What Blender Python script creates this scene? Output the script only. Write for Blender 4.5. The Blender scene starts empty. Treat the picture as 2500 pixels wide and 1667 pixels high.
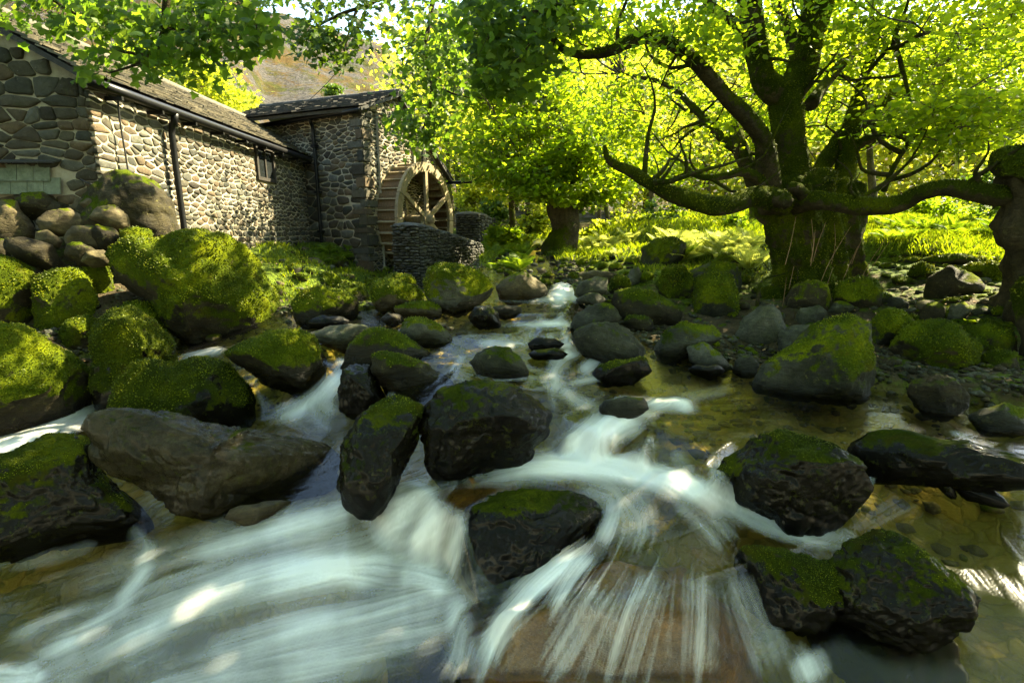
import bpy, bmesh, math, random
import numpy as np
from mathutils import Vector, Matrix, Quaternion, geometry
from math import radians, sin, cos, pi, tan, atan2, exp, log, hypot

sc = bpy.context.scene
C = sc.collection
rs = np.random.RandomState(7)
random.seed(7)

# ---------------------------------------------------------------- camera, world, sun, exposure
PITCH = radians(12.0)
CZ = 1.6
cam_d = bpy.data.cameras.new('camera'); cam = bpy.data.objects.new('camera', cam_d); C.objects.link(cam)
cam_d.lens = 18.0; cam_d.sensor_width = 36.0; cam_d.clip_start = 0.05; cam_d.clip_end = 2000
cam.location = (0, 0, CZ); cam.rotation_euler = (pi/2 - PITCH, 0, 0)
sc.camera = cam
SUN_AZ, SUN_EL = radians(62), radians(43)      # azimuth to the right of the view, height above the horizon
SUND = Vector((sin(SUN_AZ)*cos(SUN_EL), cos(SUN_AZ)*cos(SUN_EL), sin(SUN_EL)))
world = bpy.data.worlds.new('World'); sc.world = world; world.use_nodes = True
wn = world.node_tree.nodes; wl = world.node_tree.links
for n in list(wn): wn.remove(n)
wo = wn.new('ShaderNodeOutputWorld'); wb = wn.new('ShaderNodeBackground'); sk = wn.new('ShaderNodeTexSky')
sk.sky_type = 'NISHITA'; sk.sun_disc = False; sk.sun_elevation = SUN_EL; sk.sun_rotation = SUN_AZ
sk.air_density = 1.0; sk.dust_density = 0.6; sk.ozone_density = 1.0
wb.inputs['Strength'].default_value = 0.115
wl.new(sk.outputs[0], wb.inputs[0]); wl.new(wb.outputs[0], wo.inputs[0])
sun_d = bpy.data.lights.new('sun', 'SUN'); sun_d.energy = 5.0; sun_d.angle = radians(0.5); sun_d.color = (1.0, 0.90, 0.72)
sun = bpy.data.objects.new('sun', sun_d); C.objects.link(sun)
sun.rotation_euler = SUND.to_track_quat('Z', 'Y').to_euler()
sc.view_settings.view_transform = 'Standard'; sc.view_settings.look = 'None'
sc.view_settings.gamma = 1.0; sc.view_settings.use_curve_mapping = False
sc.view_settings.exposure = 3.05
sc.view_settings.use_white_balance = True; sc.view_settings.white_balance_temperature = 7800; sc.view_settings.white_balance_tint = 0
sc.cycles.max_bounces = 8; sc.cycles.diffuse_bounces = 3; sc.cycles.transmission_bounces = 4
sc.cycles.transparent_max_bounces = 10; sc.cycles.glossy_bounces = 3
sc.cycles.use_denoising = True

# ---------------------------------------------------------------- helpers
cP, sP = cos(PITCH), sin(PITCH)
def P(px, py, D):
    x = (px-1250)/1250.0; u = (833.5-py)/1250.0
    t = D/(cP+u*sP)
    return Vector((x*t, D, CZ+(-sP+u*cP)*t))
K = 2500/2352.0
def Q(dx, dy, D): return P(dx*K, dy*K, D)
def Qz(dx, dy, z):
    u = (833.5-dy*K)/1250.0
    D = (z-CZ)*(cP+u*sP)/(-sP+u*cP)
    return Q(dx, dy, D)
def toDisp(X, Y, Z):        # world -> tracing coordinates (arrays)
    f = Y*cP-(Z-CZ)*sP; u = Y*sP+(Z-CZ)*cP
    return (1250+1250*X/f)/K, (833.5-1250*u/f)/K

def hsh(ix, iy, iz, seed):
    n = (ix*374761393+iy*668265263+iz*2147483647+seed*1274126177) & 0xffffffff
    n = ((n ^ (n >> 13))*1274126177) & 0xffffffff
    n = n ^ (n >> 16)
    return (n & 0xffff)/65535.0
def vnoise(p, seed=0):
    p = np.asarray(p, dtype=np.float64)
    i = np.floor(p).astype(np.int64); f = p-i; f = f*f*f*(f*(f*6-15)+10)
    r = 0
    for a in (0, 1):
        wa = f[..., 0] if a else 1-f[..., 0]
        for b in (0, 1):
            wb_ = f[..., 1] if b else 1-f[..., 1]
            for c in (0, 1):
                wc = f[..., 2] if c else 1-f[..., 2]
                r = r+wa*wb_*wc*hsh(i[..., 0]+a, i[..., 1]+b, i[..., 2]+c, seed)
    return r*2-1
def fbm(p, o=4, seed=0, gain=0.5, ridged=False):
    p = np.asarray(p, dtype=np.float64); r = 0; a = 1.0; s = 0
    for k in range(o):
        n = vnoise(p*(2.03**k)+17.3*k, seed+k)
        if ridged: n = 1-2*np.abs(n)
        r = r+a*n; s += a; a *= gain
    return r/s
def sstep(a, b, x):
    t = np.clip((x-a)/(b-a), 0, 1); return t*t*(3-2*t)

def mesh_np(name, V, F, mat=None, smooth=True, attrs=None):
    """F: int array (n,3) or (n,4), or a list of index tuples"""
    me = bpy.data.meshes.new(name)
    V = np.asarray(V, dtype=np.float32)
    if isinstance(F, np.ndarray):
        n, k = F.shape
        me.vertices.add(len(V)); me.vertices.foreach_set('co', V.ravel())
        me.loops.add(n*k); me.loops.foreach_set('vertex_index', F.astype(np.int32).ravel())
        me.polygons.add(n); me.polygons.foreach_set('loop_start', np.arange(0, n*k, k, dtype=np.int32))
        me.update(calc_edges=True)
    else:
        me.from_pydata([tuple(v) for v in V], [], F); me.update()
    if smooth: me.polygons.foreach_set('use_smooth', np.ones(len(me.polygons), dtype=bool))
    for k, a in (attrs or {}).items():
        at = me.attributes.new(k, 'FLOAT', 'POINT'); at.data.foreach_set('value', np.asarray(a, dtype=np.float32))
    if mat: me.materials.append(mat)
    return me
def link(name, me, parent=None):
    o = bpy.data.objects.new(name, me); C.objects.link(o)
    if parent is not None: o.parent = parent
    return o
def tag(o, label=None, cat=None, group=None, kind=None):
    if label: o['label'] = label
    if cat: o['category'] = cat
    if group: o['group'] = group
    if kind: o['kind'] = kind
    return o
def empty(name, loc=(0, 0, 0)):
    o = bpy.data.objects.new(name, None); C.objects.link(o); o.location = loc; o.empty_display_size = 0.1; return o
def child(name, me, root):
    """a part whose mesh is in world coordinates; root is an unrotated empty"""
    o = link(name, me, root)
    r = root
    off = Vector((0, 0, 0))
    while r is not None: off = off+r.location; r = r.parent
    o.location = -off
    return o
class MB:
    """collects pieces into one mesh"""
    def __init__(s): s.V = []; s.F = []; s.R = []; s.n = 0
    def add(s, V, F, rnd=None):
        V = [tuple(v) for v in V]
        s.V += V; s.F += [tuple(i+s.n for i in f) for f in F]; s.n += len(V)
        s.R += [random.random() if rnd is None else rnd]*len(V)
    def box(s, o, a, b, c, rnd=None):
        o, a, b, c = Vector(o), Vector(a), Vector(b), Vector(c)
        if a.cross(b).dot(c) < 0: a, b = b, a
        v = [o, o+a, o+a+b, o+b, o+c, o+a+c, o+a+b+c, o+b+c]
        s.add(v, [(0, 3, 2, 1), (4, 5, 6, 7), (0, 1, 5, 4), (1, 2, 6, 5), (2, 3, 7, 6), (3, 0, 4, 7)], rnd)
    def beam(s, p, q, w, h, up=(0, 0, 1), rnd=None):
        p, q = Vector(p), Vector(q); d = (q-p); up = Vector(up)
        side = d.cross(up).normalized()*w; u2 = side.cross(d).normalized()*h
        s.box(p-side/2-u2/2, side, u2, d, rnd)
    def mesh(s, name, mat, smooth=False):
        return mesh_np(name, np.array(s.V), s.F, mat, smooth, {'rnd': s.R})

def catmull(pts, rad, n):
    pts = [np.array(p, float) for p in pts]; rad = list(rad)
    A = [2*pts[0]-pts[1]]+pts+[2*pts[-1]-pts[-2]]; R = [rad[0]]+rad+[rad[-1]]
    op, orr = [], []
    for i in range(1, len(A)-2):
        for k in range(n):
            t = k/n; a, b, c, d = A[i-1], A[i], A[i+1], A[i+2]
            op.append(.5*((2*b)+(-a+c)*t+(2*a-5*b+4*c-d)*t*t+(-a+3*b-3*c+d)*t**3))
            orr.append(R[i]*(1-t)+R[i+1]*t)
    op.append(pts[-1]); orr.append(rad[-1])
    return np.array(op), np.array(orr)
def tube(pts, rad, sides=8, n=4, amp=0.0, freq=6.0, seed=0, ridges=0.0, cap=True):
    p, r = catmull(pts, rad, n) if n > 0 else (np.array(pts, float), np.array(rad, float))
    T = np.gradient(p, axis=0); T /= np.linalg.norm(T, axis=1)[:, None]+1e-9
    ref = np.array([0.3, 0.2, 1.0]) if abs(T[0][2]) < 0.8 else np.array([1.0, 0.1, 0])
    N = np.cross(T[0], ref); N /= np.linalg.norm(N); rings = []
    an = np.linspace(0, 2*pi, sides, endpoint=False)
    for i in range(len(p)):
        N = N-T[i]*np.dot(N, T[i]); N /= np.linalg.norm(N); B = np.cross(T[i], N)
        d = np.cos(an)[:, None]*N+np.sin(an)[:, None]*B
        rr = np.full(sides, r[i])
        if ridges: rr = rr*(1+ridges*np.sin(an*5+seed+.6*np.sin(i*.25))+ridges*.6*np.sin(an*9+2.1*seed+i*.1))
        rings.append(p[i]+d*rr[:, None])
    V = np.concatenate(rings)
    if amp:
        ctr = np.repeat(p, sides, axis=0); d = V-ctr
        V = ctr+d*(1+amp*fbm(V*freq, 3, seed)+(amp*.4*fbm(V*np.array([16, 16, 4.0]), 3, seed+3, .6, True) if sides >= 14 else 0))[:, None]
    m = len(p); idx = np.arange(m*sides).reshape(m, sides); a = idx[:-1]; b = np.roll(idx, -1, 1)[:-1]; c = np.roll(idx, -1, 1)[1:]; d = idx[1:]
    F = np.stack([a, b, c, d], -1).reshape(-1, 4)
    F = [tuple(f) for f in F.tolist()]
    if cap:
        k = len(V); V = np.concatenate([V, [p[0]], [p[-1]+T[-1]*r[-1]*.4]])
        F += [(k, int(idx[0][(j+1) % sides]), int(idx[0][j])) for j in range(sides)]
        F += [(k+1, int(idx[-1][j]), int(idx[-1][(j+1) % sides])) for j in range(sides)]
    return V, F

# ---------------------------------------------------------------- materials
def new_mat(name):
    m = bpy.data.materials.new(name); m.use_nodes = True
    n = m.node_tree.nodes; l = m.node_tree.links
    for x in list(n): n.remove(x)
    out = n.new('ShaderNodeOutputMaterial')
    return m, n, l, out
class NB:
    def __init__(s, n, l): s.n = n; s.l = l
    def coord(s, kind='Object'): return s.n.new('ShaderNodeTexCoord').outputs[kind]
    def pos(s): return s.n.new('ShaderNodeNewGeometry').outputs['Position']
    def noise(s, vec, scale, detail=5, rough=.55, dist=0.0):
        t = s.n.new('ShaderNodeTexNoise'); t.inputs['Scale'].default_value = scale; t.inputs['Detail'].default_value = detail
        t.inputs['Roughness'].default_value = rough; t.inputs['Distortion'].default_value = dist
        s.l.new(vec, t.inputs['Vector']); return t.outputs['Fac']
    def voro(s, vec, scale, feature='F1', out='Distance'):
        t = s.n.new('ShaderNodeTexVoronoi'); t.feature = feature; t.inputs['Scale'].default_value = scale
        s.l.new(vec, t.inputs['Vector']); return t.outputs[out]
    def ramp(s, fac, stops, interp='LINEAR'):
        r = s.n.new('ShaderNodeValToRGB'); r.color_ramp.interpolation = interp
        e = r.color_ramp.elements
        while len(e) < len(stops): e.new(0.5)
        for i, (p, c) in enumerate(stops):
            e[i].position = p; e[i].color = (c, c, c, 1) if isinstance(c, (int, float)) else (*c, 1)
        s.l.new(fac, r.inputs[0]); return r.outputs[0]
    def mix(s, fac, a, b, mode='MIX'):
        m = s.n.new('ShaderNodeMix'); m.data_type = 'RGBA'; m.blend_type = mode
        for sock, v in ((m.inputs[0], fac), (m.inputs[6], a), (m.inputs[7], b)):
            if isinstance(v, (int, float)): sock.default_value = v
            elif isinstance(v, tuple): sock.default_value = (*v, 1)
            else: s.l.new(v, sock)
        return m.outputs[2]
    def math(s, op, a, b=0.0, clamp=False):
        m = s.n.new('ShaderNodeMath'); m.operation = op; m.use_clamp = clamp
        for i, v in enumerate((a, b)):
            if isinstance(v, (int, float)): m.inputs[i].default_value = v
            else: s.l.new(v, m.inputs[i])
        return m.outputs[0]
    def attr(s, name):
        a = s.n.new('ShaderNodeAttribute'); a.attribute_name = name; return a.outputs['Fac']
    def vscale(s, vec, sx, sy, sz):
        m = s.n.new('ShaderNodeMapping'); m.inputs['Scale'].default_value = (sx, sy, sz); s.l.new(vec, m.inputs['Vector']); return m.outputs[0]
    def bump(s, h, strength, dist=0.01, normal=None):
        b = s.n.new('ShaderNodeBump'); b.inputs['Strength'].default_value = strength; b.inputs['Distance'].default_value = dist
        s.l.new(h, b.inputs['Height'])
        if normal is not None: s.l.new(normal, b.inputs['Normal'])
        return b.outputs[0]
    def bsdf(s, col, rough=.8, normal=None, spec=.3, coat=0.0, metallic=0.0):
        b = s.n.new('ShaderNodeBsdfPrincipled')
        for sock, v in ((b.inputs['Base Color'], col), (b.inputs['Roughness'], rough), (b.inputs['Specular IOR Level'], spec)):
            if isinstance(v, (int, float)): sock.default_value = v
            elif isinstance(v, tuple): sock.default_value = (*v, 1)
            else: s.l.new(v, sock)
        b.inputs['Coat Weight'].default_value = coat; b.inputs['Coat Roughness'].default_value = .06; b.inputs['Metallic'].default_value = metallic
        if normal is not None: s.l.new(normal, b.inputs['Normal'])
        return b.outputs[0]

MOSS_LO, MOSS_MID, MOSS_HI = (.006, .011, .002), (.045, .065, .004), (.18, .20, .008)
def rock_mat(name, dark, light, rough, bump, lichen=.3, streak=1.0, wet=False):
    m, n, l, out = new_mat(name); b = NB(n, l); p = b.pos()
    n1 = b.noise(p, 4.0, 8, .65); n2 = b.noise(p, 23.0, 6, .7); n3 = b.noise(b.vscale(p, 1, 1, 3.5), 9.0, 6, .65, 1.5)
    col = b.ramp(n1, [(.3, dark), (.7, light)])
    col = b.mix(.55, col, b.ramp(n2, [(.35, .25), (.65, 1.0)]), 'MULTIPLY')
    col = b.mix(.5*streak, col, b.ramp(n3, [(.35, .35), (.6, 1.0)]), 'MULTIPLY')
    crk = b.ramp(b.voro(b.vscale(p, 1, 1, 1.6), 5.5, 'DISTANCE_TO_EDGE'), [(0, 0.0), (.035, 1.0)])
    spk = b.noise(p, 130.0, 3, .8)
    col = b.mix(.5, col, b.ramp(spk, [(.35, .35), (.6, 1.25)]), 'MULTIPLY')
    col = b.mix(b.ramp(b.noise(p, 2.4, 5, .7), [(.45, 0.0), (.62, .6)]), col, b.mix(1.0, col, (.55, .6, .28), 'MULTIPLY'))
    li = b.ramp(b.noise(p, 17.0 if not wet else 24.0, 4, .8), [(.60 if not wet else .57, 0.0), (.66, 1.0)])
    col = b.mix(b.math('MULTIPLY', li, lichen), col, (.20, .19, .06) if not wet else (.05, .06, .006))
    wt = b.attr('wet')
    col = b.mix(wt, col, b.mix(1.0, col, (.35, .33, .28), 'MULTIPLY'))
    # moss, more of it where the surface looks up
    mn = b.noise(p, 14.0, 7, .75); mf = b.noise(p, 95.0, 4, .8)
    mask = b.math('ADD', b.attr('moss'), b.math('MULTIPLY', b.math('SUBTRACT', mn, .5), 1.5))
    mask = b.ramp(mask, [(.42, 0.0), (.56, 1.0)])
    mv = b.noise(p, 3.1, 5, .6)
    mc = b.ramp(b.math('ADD', b.math('MULTIPLY', mv, .6), b.math('MULTIPLY', mf, .5)), [(.35, MOSS_LO), (.55, MOSS_MID), (.75, MOSS_HI)])
    brown = b.ramp(b.noise(p, 7.0, 5, .7), [(.56, 0.0), (.68, .55)])
    mc = b.mix(brown, mc, (.06, .045, .008))
    if wet: mc = b.mix(1.0, mc, (.45, .45, .45), 'MULTIPLY')
    col = b.mix(mask, col, mc)
    hgt = b.math('ADD', b.math('MULTIPLY', n3, .45 if wet else 1.1), b.math('MULTIPLY', b.noise(p, 48.0, 7, .78), .8))
    hgt = b.math('ADD', hgt, b.math('MULTIPLY', crk, .12))
    hm = b.math('ADD', b.math('MULTIPLY', mf, 1.2), b.math('MULTIPLY', b.noise(p, 30.0, 4, .7), 1.2))
    h = b.mix(mask, hgt, hm)
    nm = b.bump(h, bump, .03)
    dryr = b.ramp(n2, [(.3, max(.05, rough-.12)), (.7, min(1, rough+.2))])
    ro = b.mix(wt, dryr, (.25, .25, .25))
    ro = b.mix(mask, ro, (.95, .95, .95))
    sp = b.mix(mask, (.18, .18, .18) if not wet else (.08, .08, .08), (.05, .05, .05))
    bs = b.bsdf(col, ro, nm, sp, 0.0)
    if wet: l.new(b.math('MULTIPLY', b.math('SUBTRACT', 1.0, mask), .14), bs.node.inputs['Coat Weight'])
    l.new(bs, out.inputs[0])
    return m
M = {}
M['rock_grey'] = rock_mat('grey_stone', (.018, .019, .013), (.085, .085, .06), .8, .55, .3)
M['rock_brown'] = rock_mat('brown_stone', (.012, .010, .005), (.075, .06, .03), .75, .6, .4)
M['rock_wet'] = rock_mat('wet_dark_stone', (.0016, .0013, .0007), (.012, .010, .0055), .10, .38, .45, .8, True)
M['rock_pale'] = rock_mat('pale_stone', (.035, .037, .027), (.15, .15, .11), .8, .5, .35)
M['rock_warm'] = rock_mat('warm_tan_stone', (.045, .035, .02), (.18, .145, .08), .75, .45, .3)
M['rock_semi'] = rock_mat('damp_brown_stone', (.010, .008, .0045), (.085, .068, .038), .22, .5, .5, .8, True)
M['rock_orange'] = rock_mat('orange_brown_stone', (.05, .025, .008), (.42, .19, .05), .35, .5, .3)
M['bark'] = rock_mat('mossy_bark', (.03, .024, .012), (.15, .115, .058), .9, 1.0, .25)

def stone_wall_mat(name, ramp_cols, mossy=.25):
    m, n, l, out = new_mat(name); b = NB(n, l); p = b.pos(); r = b.attr('rnd')
    col = b.ramp(r, [(i/(len(ramp_cols)-1), c) for i, c in enumerate(ramp_cols)])
    col = b.mix(.75, col, b.ramp(b.noise(p, 16.0, 8, .7), [(.3, .3), (.7, 1.1)]), 'MULTIPLY')
    col = b.mix(b.ramp(b.noise(p, 9.0, 6, .75), [(.58, 0.0), (.7, mossy)]), col, (.05, .07, .01))
    col = b.mix(b.ramp(b.noise(p, 33.0, 4, .75), [(.64, 0.0), (.7, .5)]), col, (.35, .33, .26))
    nm = b.bump(b.noise(p, 42.0, 8, .75), .7, .025)
    l.new(b.bsdf(col, .85, nm, .25), out.inputs[0]); return m
M['wall_stone'] = stone_wall_mat('mill_wall_stone', [(.03, .024, .016), (.09, .078, .052), (.045, .045, .034), (.13, .09, .05), (.035, .036, .028), (.12, .115, .09), (.06, .046, .028)], .35)
M['dry_stone'] = stone_wall_mat('dry_wall_stone', [(.05, .05, .045), (.09, .088, .08), (.07, .07, .06), (.12, .115, .10)], .3)
M['slate'] = stone_wall_mat('roof_slate', [(.12, .105, .075), (.19, .165, .115), (.08, .075, .06), (.24, .21, .15)], .35)
M['slate_dark'] = stone_wall_mat('dark_roof_slate', [(.035, .033, .03), (.06, .055, .05), (.045, .045, .04)], .5)
M['slate_green'] = stone_wall_mat('green_slate', [(.16, .19, .13), (.20, .22, .15), (.14, .17, .12)], .3)

def mortar_mat():
    m, n, l, out = new_mat('lime_mortar'); b = NB(n, l); p = b.pos()
    col = b.ramp(b.noise(p, 5.0, 7, .65), [(.3, (.20, .17, .115)), (.7, (.42, .37, .28))])
    col = b.mix(b.ramp(b.noise(p, 2.3, 5, .7), [(.52, 0.0), (.72, .75)]), col, (.09, .10, .04))
    l.new(b.bsdf(col, .9, b.bump(b.noise(p, 55.0, 6, .7), .5, .02), .2), out.inputs[0]); return m
M['mortar'] = mortar_mat()
def simple_mat(name, c1, c2, scale, rough, bump, spec=.3, stretch=(1, 1, 1), metallic=0.0):
    m, n, l, out = new_mat(name); b = NB(n, l); p = b.vscale(b.pos(), *stretch)
    f = b.noise(p, scale, 7, .65)
    col = b.ramp(f, [(.3, c1), (.7, c2)])
    l.new(b.bsdf(col, rough, b.bump(f, bump, .01), spec, 0, metallic), out.inputs[0]); return m
M['black_paint'] = simple_mat('black_gutter_paint', (.004, .004, .005), (.012, .012, .012), 12, .4, .1, .2)
M['dark_wood'] = simple_mat('dark_window_wood', (.012, .010, .008), (.035, .03, .024), 10, .6, .3)
M['glass'] = simple_mat('window_glass', (.006, .008, .008), (.02, .022, .022), 2, .06, .02, .6)
M['wire'] = simple_mat('wire_rubber', (.01, .01, .01), (.02, .02, .02), 10, .5, .1)
M['dark_gap'] = simple_mat('shaded_earth_core', (.012, .011, .008), (.03, .027, .02), 8, .95, .5)
M['twig'] = simple_mat('twig_bark', (.03, .02, .012), (.09, .065, .04), 25, .85, .4)
M['shoot'] = simple_mat('dry_shoot', (.14, .08, .035), (.26, .16, .08), 25, .8, .3)
M['blade'] = simple_mat('grass_blade', (.05, .09, .008), (.13, .17, .02), 2.0, .7, .0)
def wood_mat(name, c1, c2):
    m, n, l, out = new_mat(name); b = NB(n, l); p = b.pos(); r = b.attr('rnd')
    g = b.noise(b.vscale(p, 14, 14, 2.5), 5.0, 7, .7, .4)
    col = b.ramp(g, [(.3, c1), (.7, c2)])
    col = b.mix(.5, col, b.ramp(r, [(0, .55), (1, 1.1)]), 'MULTIPLY')
    col = b.mix(b.ramp(b.noise(p, 6.0, 5, .7), [(.55, 0.0), (.75, .6)]), col, (.06, .055, .03))
    l.new(b.bsdf(col, .75, b.bump(g, .5, .012), .25), out.inputs[0]); return m
M['wheel_wood'] = wood_mat('weathered_wheel_wood', (.13, .10, .055), (.33, .27, .17))
M['paddle_wood'] = wood_mat('brown_paddle_wood', (.06, .035, .016), (.17, .105, .05))

def leaf_mat(name, c_lo, c_mid, c_hi, trans, tc=1.6):
    m, n, l, out = new_mat(name); b = NB(n, l)
    col = b.ramp(b.attr('rnd'), [(0, c_lo), (.5, c_mid), (1, c_hi)])
    d = b.bsdf(col, .55, None, .25)
    tr = n.new('ShaderNodeBsdfTranslucent')
    l.new(b.mix(1.0, col, (tc*1.28, tc*1.12, tc*.6), 'MULTIPLY'), tr.inputs[0])
    mx = n.new('ShaderNodeMixShader'); mx.inputs[0].default_value = trans
    l.new(d, mx.inputs[1]); l.new(tr.outputs[0], mx.inputs[2]); l.new(mx.outputs[0], out.inputs[0]); return m
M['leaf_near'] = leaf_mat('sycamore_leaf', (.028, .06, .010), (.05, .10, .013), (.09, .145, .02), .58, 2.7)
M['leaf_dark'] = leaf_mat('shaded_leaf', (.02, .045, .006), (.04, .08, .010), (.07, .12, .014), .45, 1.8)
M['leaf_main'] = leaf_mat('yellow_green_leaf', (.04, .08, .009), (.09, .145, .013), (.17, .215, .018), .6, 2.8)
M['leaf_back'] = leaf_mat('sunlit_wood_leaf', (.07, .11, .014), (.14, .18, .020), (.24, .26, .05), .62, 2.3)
M['fern'] = leaf_mat('fern_frond_green', (.05, .10, .010), (.09, .15, .014), (.15, .20, .02), .5, 2.2)
M['bracken'] = leaf_mat('pale_bracken', (.15, .20, .05), (.22, .27, .09), (.34, .37, .16), .5, 1.9)
M['moss_tuft'] = leaf_mat('moss_tuft', (.012, .022, .002), (.065, .09, .004), (.24, .26, .010), .4, 1.8)
M['blade'] = leaf_mat('grass_blade', (.05, .085, .006), (.09, .14, .010), (.17, .21, .02), .45, 2.0)
# ---------------------------------------------------------------- terrain height
GP = np.array([(0,1.5,-.3),(-1,1.6,-.4),(1,1.6,.05),(2,2,.1),(.4,2.4,.2),(1.5,2.6,.3),(2.5,2.6,.35),(.2,3.2,.45),(1.2,3.4,.4),(0,3.9,.5),(.1,4.4,.6),
 (0,5.2,.8),(.1,6,.92),(.3,7,1.0),(.6,9,1.15),(.9,12,1.35),(-.8,4.3,.55),(-1.2,3.6,.4),(-1.8,3.2,.2),(-2.4,2.8,.05),(-2,2,-.2),(-3,2,-.1),
 (-2.3,5.0,.75),(-3,4.6,.85),(-3.6,4.8,1.1),(-3.9,6,1.3),(-3.9,8,1.4),(-3.7,10,1.43),(-3,7,1.2),(-2.2,6,.86),(-1.5,6,.76),(-1.2,8,.74),(-2,9,.82),(-2.6,8.5,.98),
 (-4,3.9,.8),(-5,3.2,.9),(-6,5,1.6),(-1,5.3,.78),(-.6,9,.95),(-1,11,1.08),(-1.6,7.4,.60),(-1.2,7.0,.62),(-1.8,8.2,.62),(-.9,8.5,.70),(-2.3,8.3,.72),(-1.9,6.6,.66),(-.6,9.8,.88),(-.8,9.2,.78),(-1.3,8.8,.6),(-.5,10.3,1.02),(-4.6,5.2,1.55),(-3.2,4.0,.6),
 (1.0,4.6,.78),(1.6,4.2,.76),(2.4,4.1,.8),(3.2,4.0,.85),(1.0,5.5,.98),(2.5,5.2,.92),(3.5,5,1.0),(4.5,4.5,1.1),(2,6.2,1.15),(3.5,6.3,1.2),(4.5,6.3,1.22),
 (3.5,7.0,1.52),(5,7.0,1.56),(7,7,1.7),(2,8,1.35),(6,9,1.8),(3,11,1.75),(1.5,9,1.25),(3,3.4,.72),(3.6,3.2,.75),(4.5,3,.85),(1.9,3.9,.66),(3.4,2.7,.68),(4.5,2,.8),
 (-8,12,2.6),(8,13,2.2),(-3,13,1.9),(0,14,1.7),(4,14,2.0),(-12,8,3),(10,5,1.8)], float)
SIL = ([-400, 400, 590, 640, 740, 870, 1000, 1200, 2800], [.60, .56, .50, .40, .385, .355, .30, .24, .26])
def ground_raw(X, Y):
    X = np.asarray(X, float); Y = np.asarray(Y, float); sh = X.shape
    x = X.ravel(); y = Y.ravel(); num = np.zeros_like(x); den = np.zeros_like(x)
    for gx, gy, gz in GP:
        sc_ = .18+.06*gy
        w = 1.0/(((x-gx)**2+(y-gy)**2)/sc_**2+.08)**2
        num += w*gz; den += w
    z = num/den
    dispx = (1250+1250*x/np.maximum(y, .1)/.98)/K
    sil = np.interp(dispx, SIL[0], SIL[1])
    q = sstep(13, 120, y)**.8
    far = 1.7+(y-12)*(.05+(sil-.05)*q)
    p3 = np.stack([x*.06, y*.06, 0*x], -1)
    far = far+fbm(p3, 5, 3, .55)*.055*np.maximum(y-14, 0)
    k = sstep(12, 20, y)
    z = z*(1-k)+far*k
    p3 = np.stack([x, y, 0*x], -1)
    z = z+fbm(p3*2.2, 4, 11)*.05*(1-sstep(5, 20, y)*.0)+fbm(p3*9, 3, 12)*.012
    return z.reshape(sh)
CH = [(-6,.2),(-6,2.9),(-4.3,3.3),(-3.6,3.75),(-3.0,4.05),(-3.0,4.55),(-2.2,4.75),(-1.4,4.8),(-.9,4.95),(-.55,5.3),(-.45,6),(-.3,7.5),(0,9.5),(.5,12),(1.0,12),(.8,9),(.55,7),(.45,5.6),(.55,4.9),(.8,4.3),(1.2,4.0),(1.6,3.75),(1.95,3.5),(2.5,3.1),(3.1,2.75),(3.9,2.4),(6,.2)]
def poly_sd(X, Y, poly):
    """signed distance, positive inside"""
    X = np.asarray(X, float); Y = np.asarray(Y, float); d = np.full(X.shape, 1e9); ins = np.zeros(X.shape, bool)
    n = len(poly)
    for i in range(n):
        x0, y0 = poly[i]; x1, y1 = poly[(i+1) % n]; ex, ey = x1-x0, y1-y0
        t = np.clip(((X-x0)*ex+(Y-y0)*ey)/(ex*ex+ey*ey), 0, 1)
        d = np.minimum(d, np.hypot(X-x0-t*ex, Y-y0-t*ey))
        if y0 != y1:
            c = (y0 > Y) != (y1 > Y)
            ins ^= c & (X < (x1-x0)*(Y-y0)/(y1-y0)+x0)
    return np.where(ins, d, -d)

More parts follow.
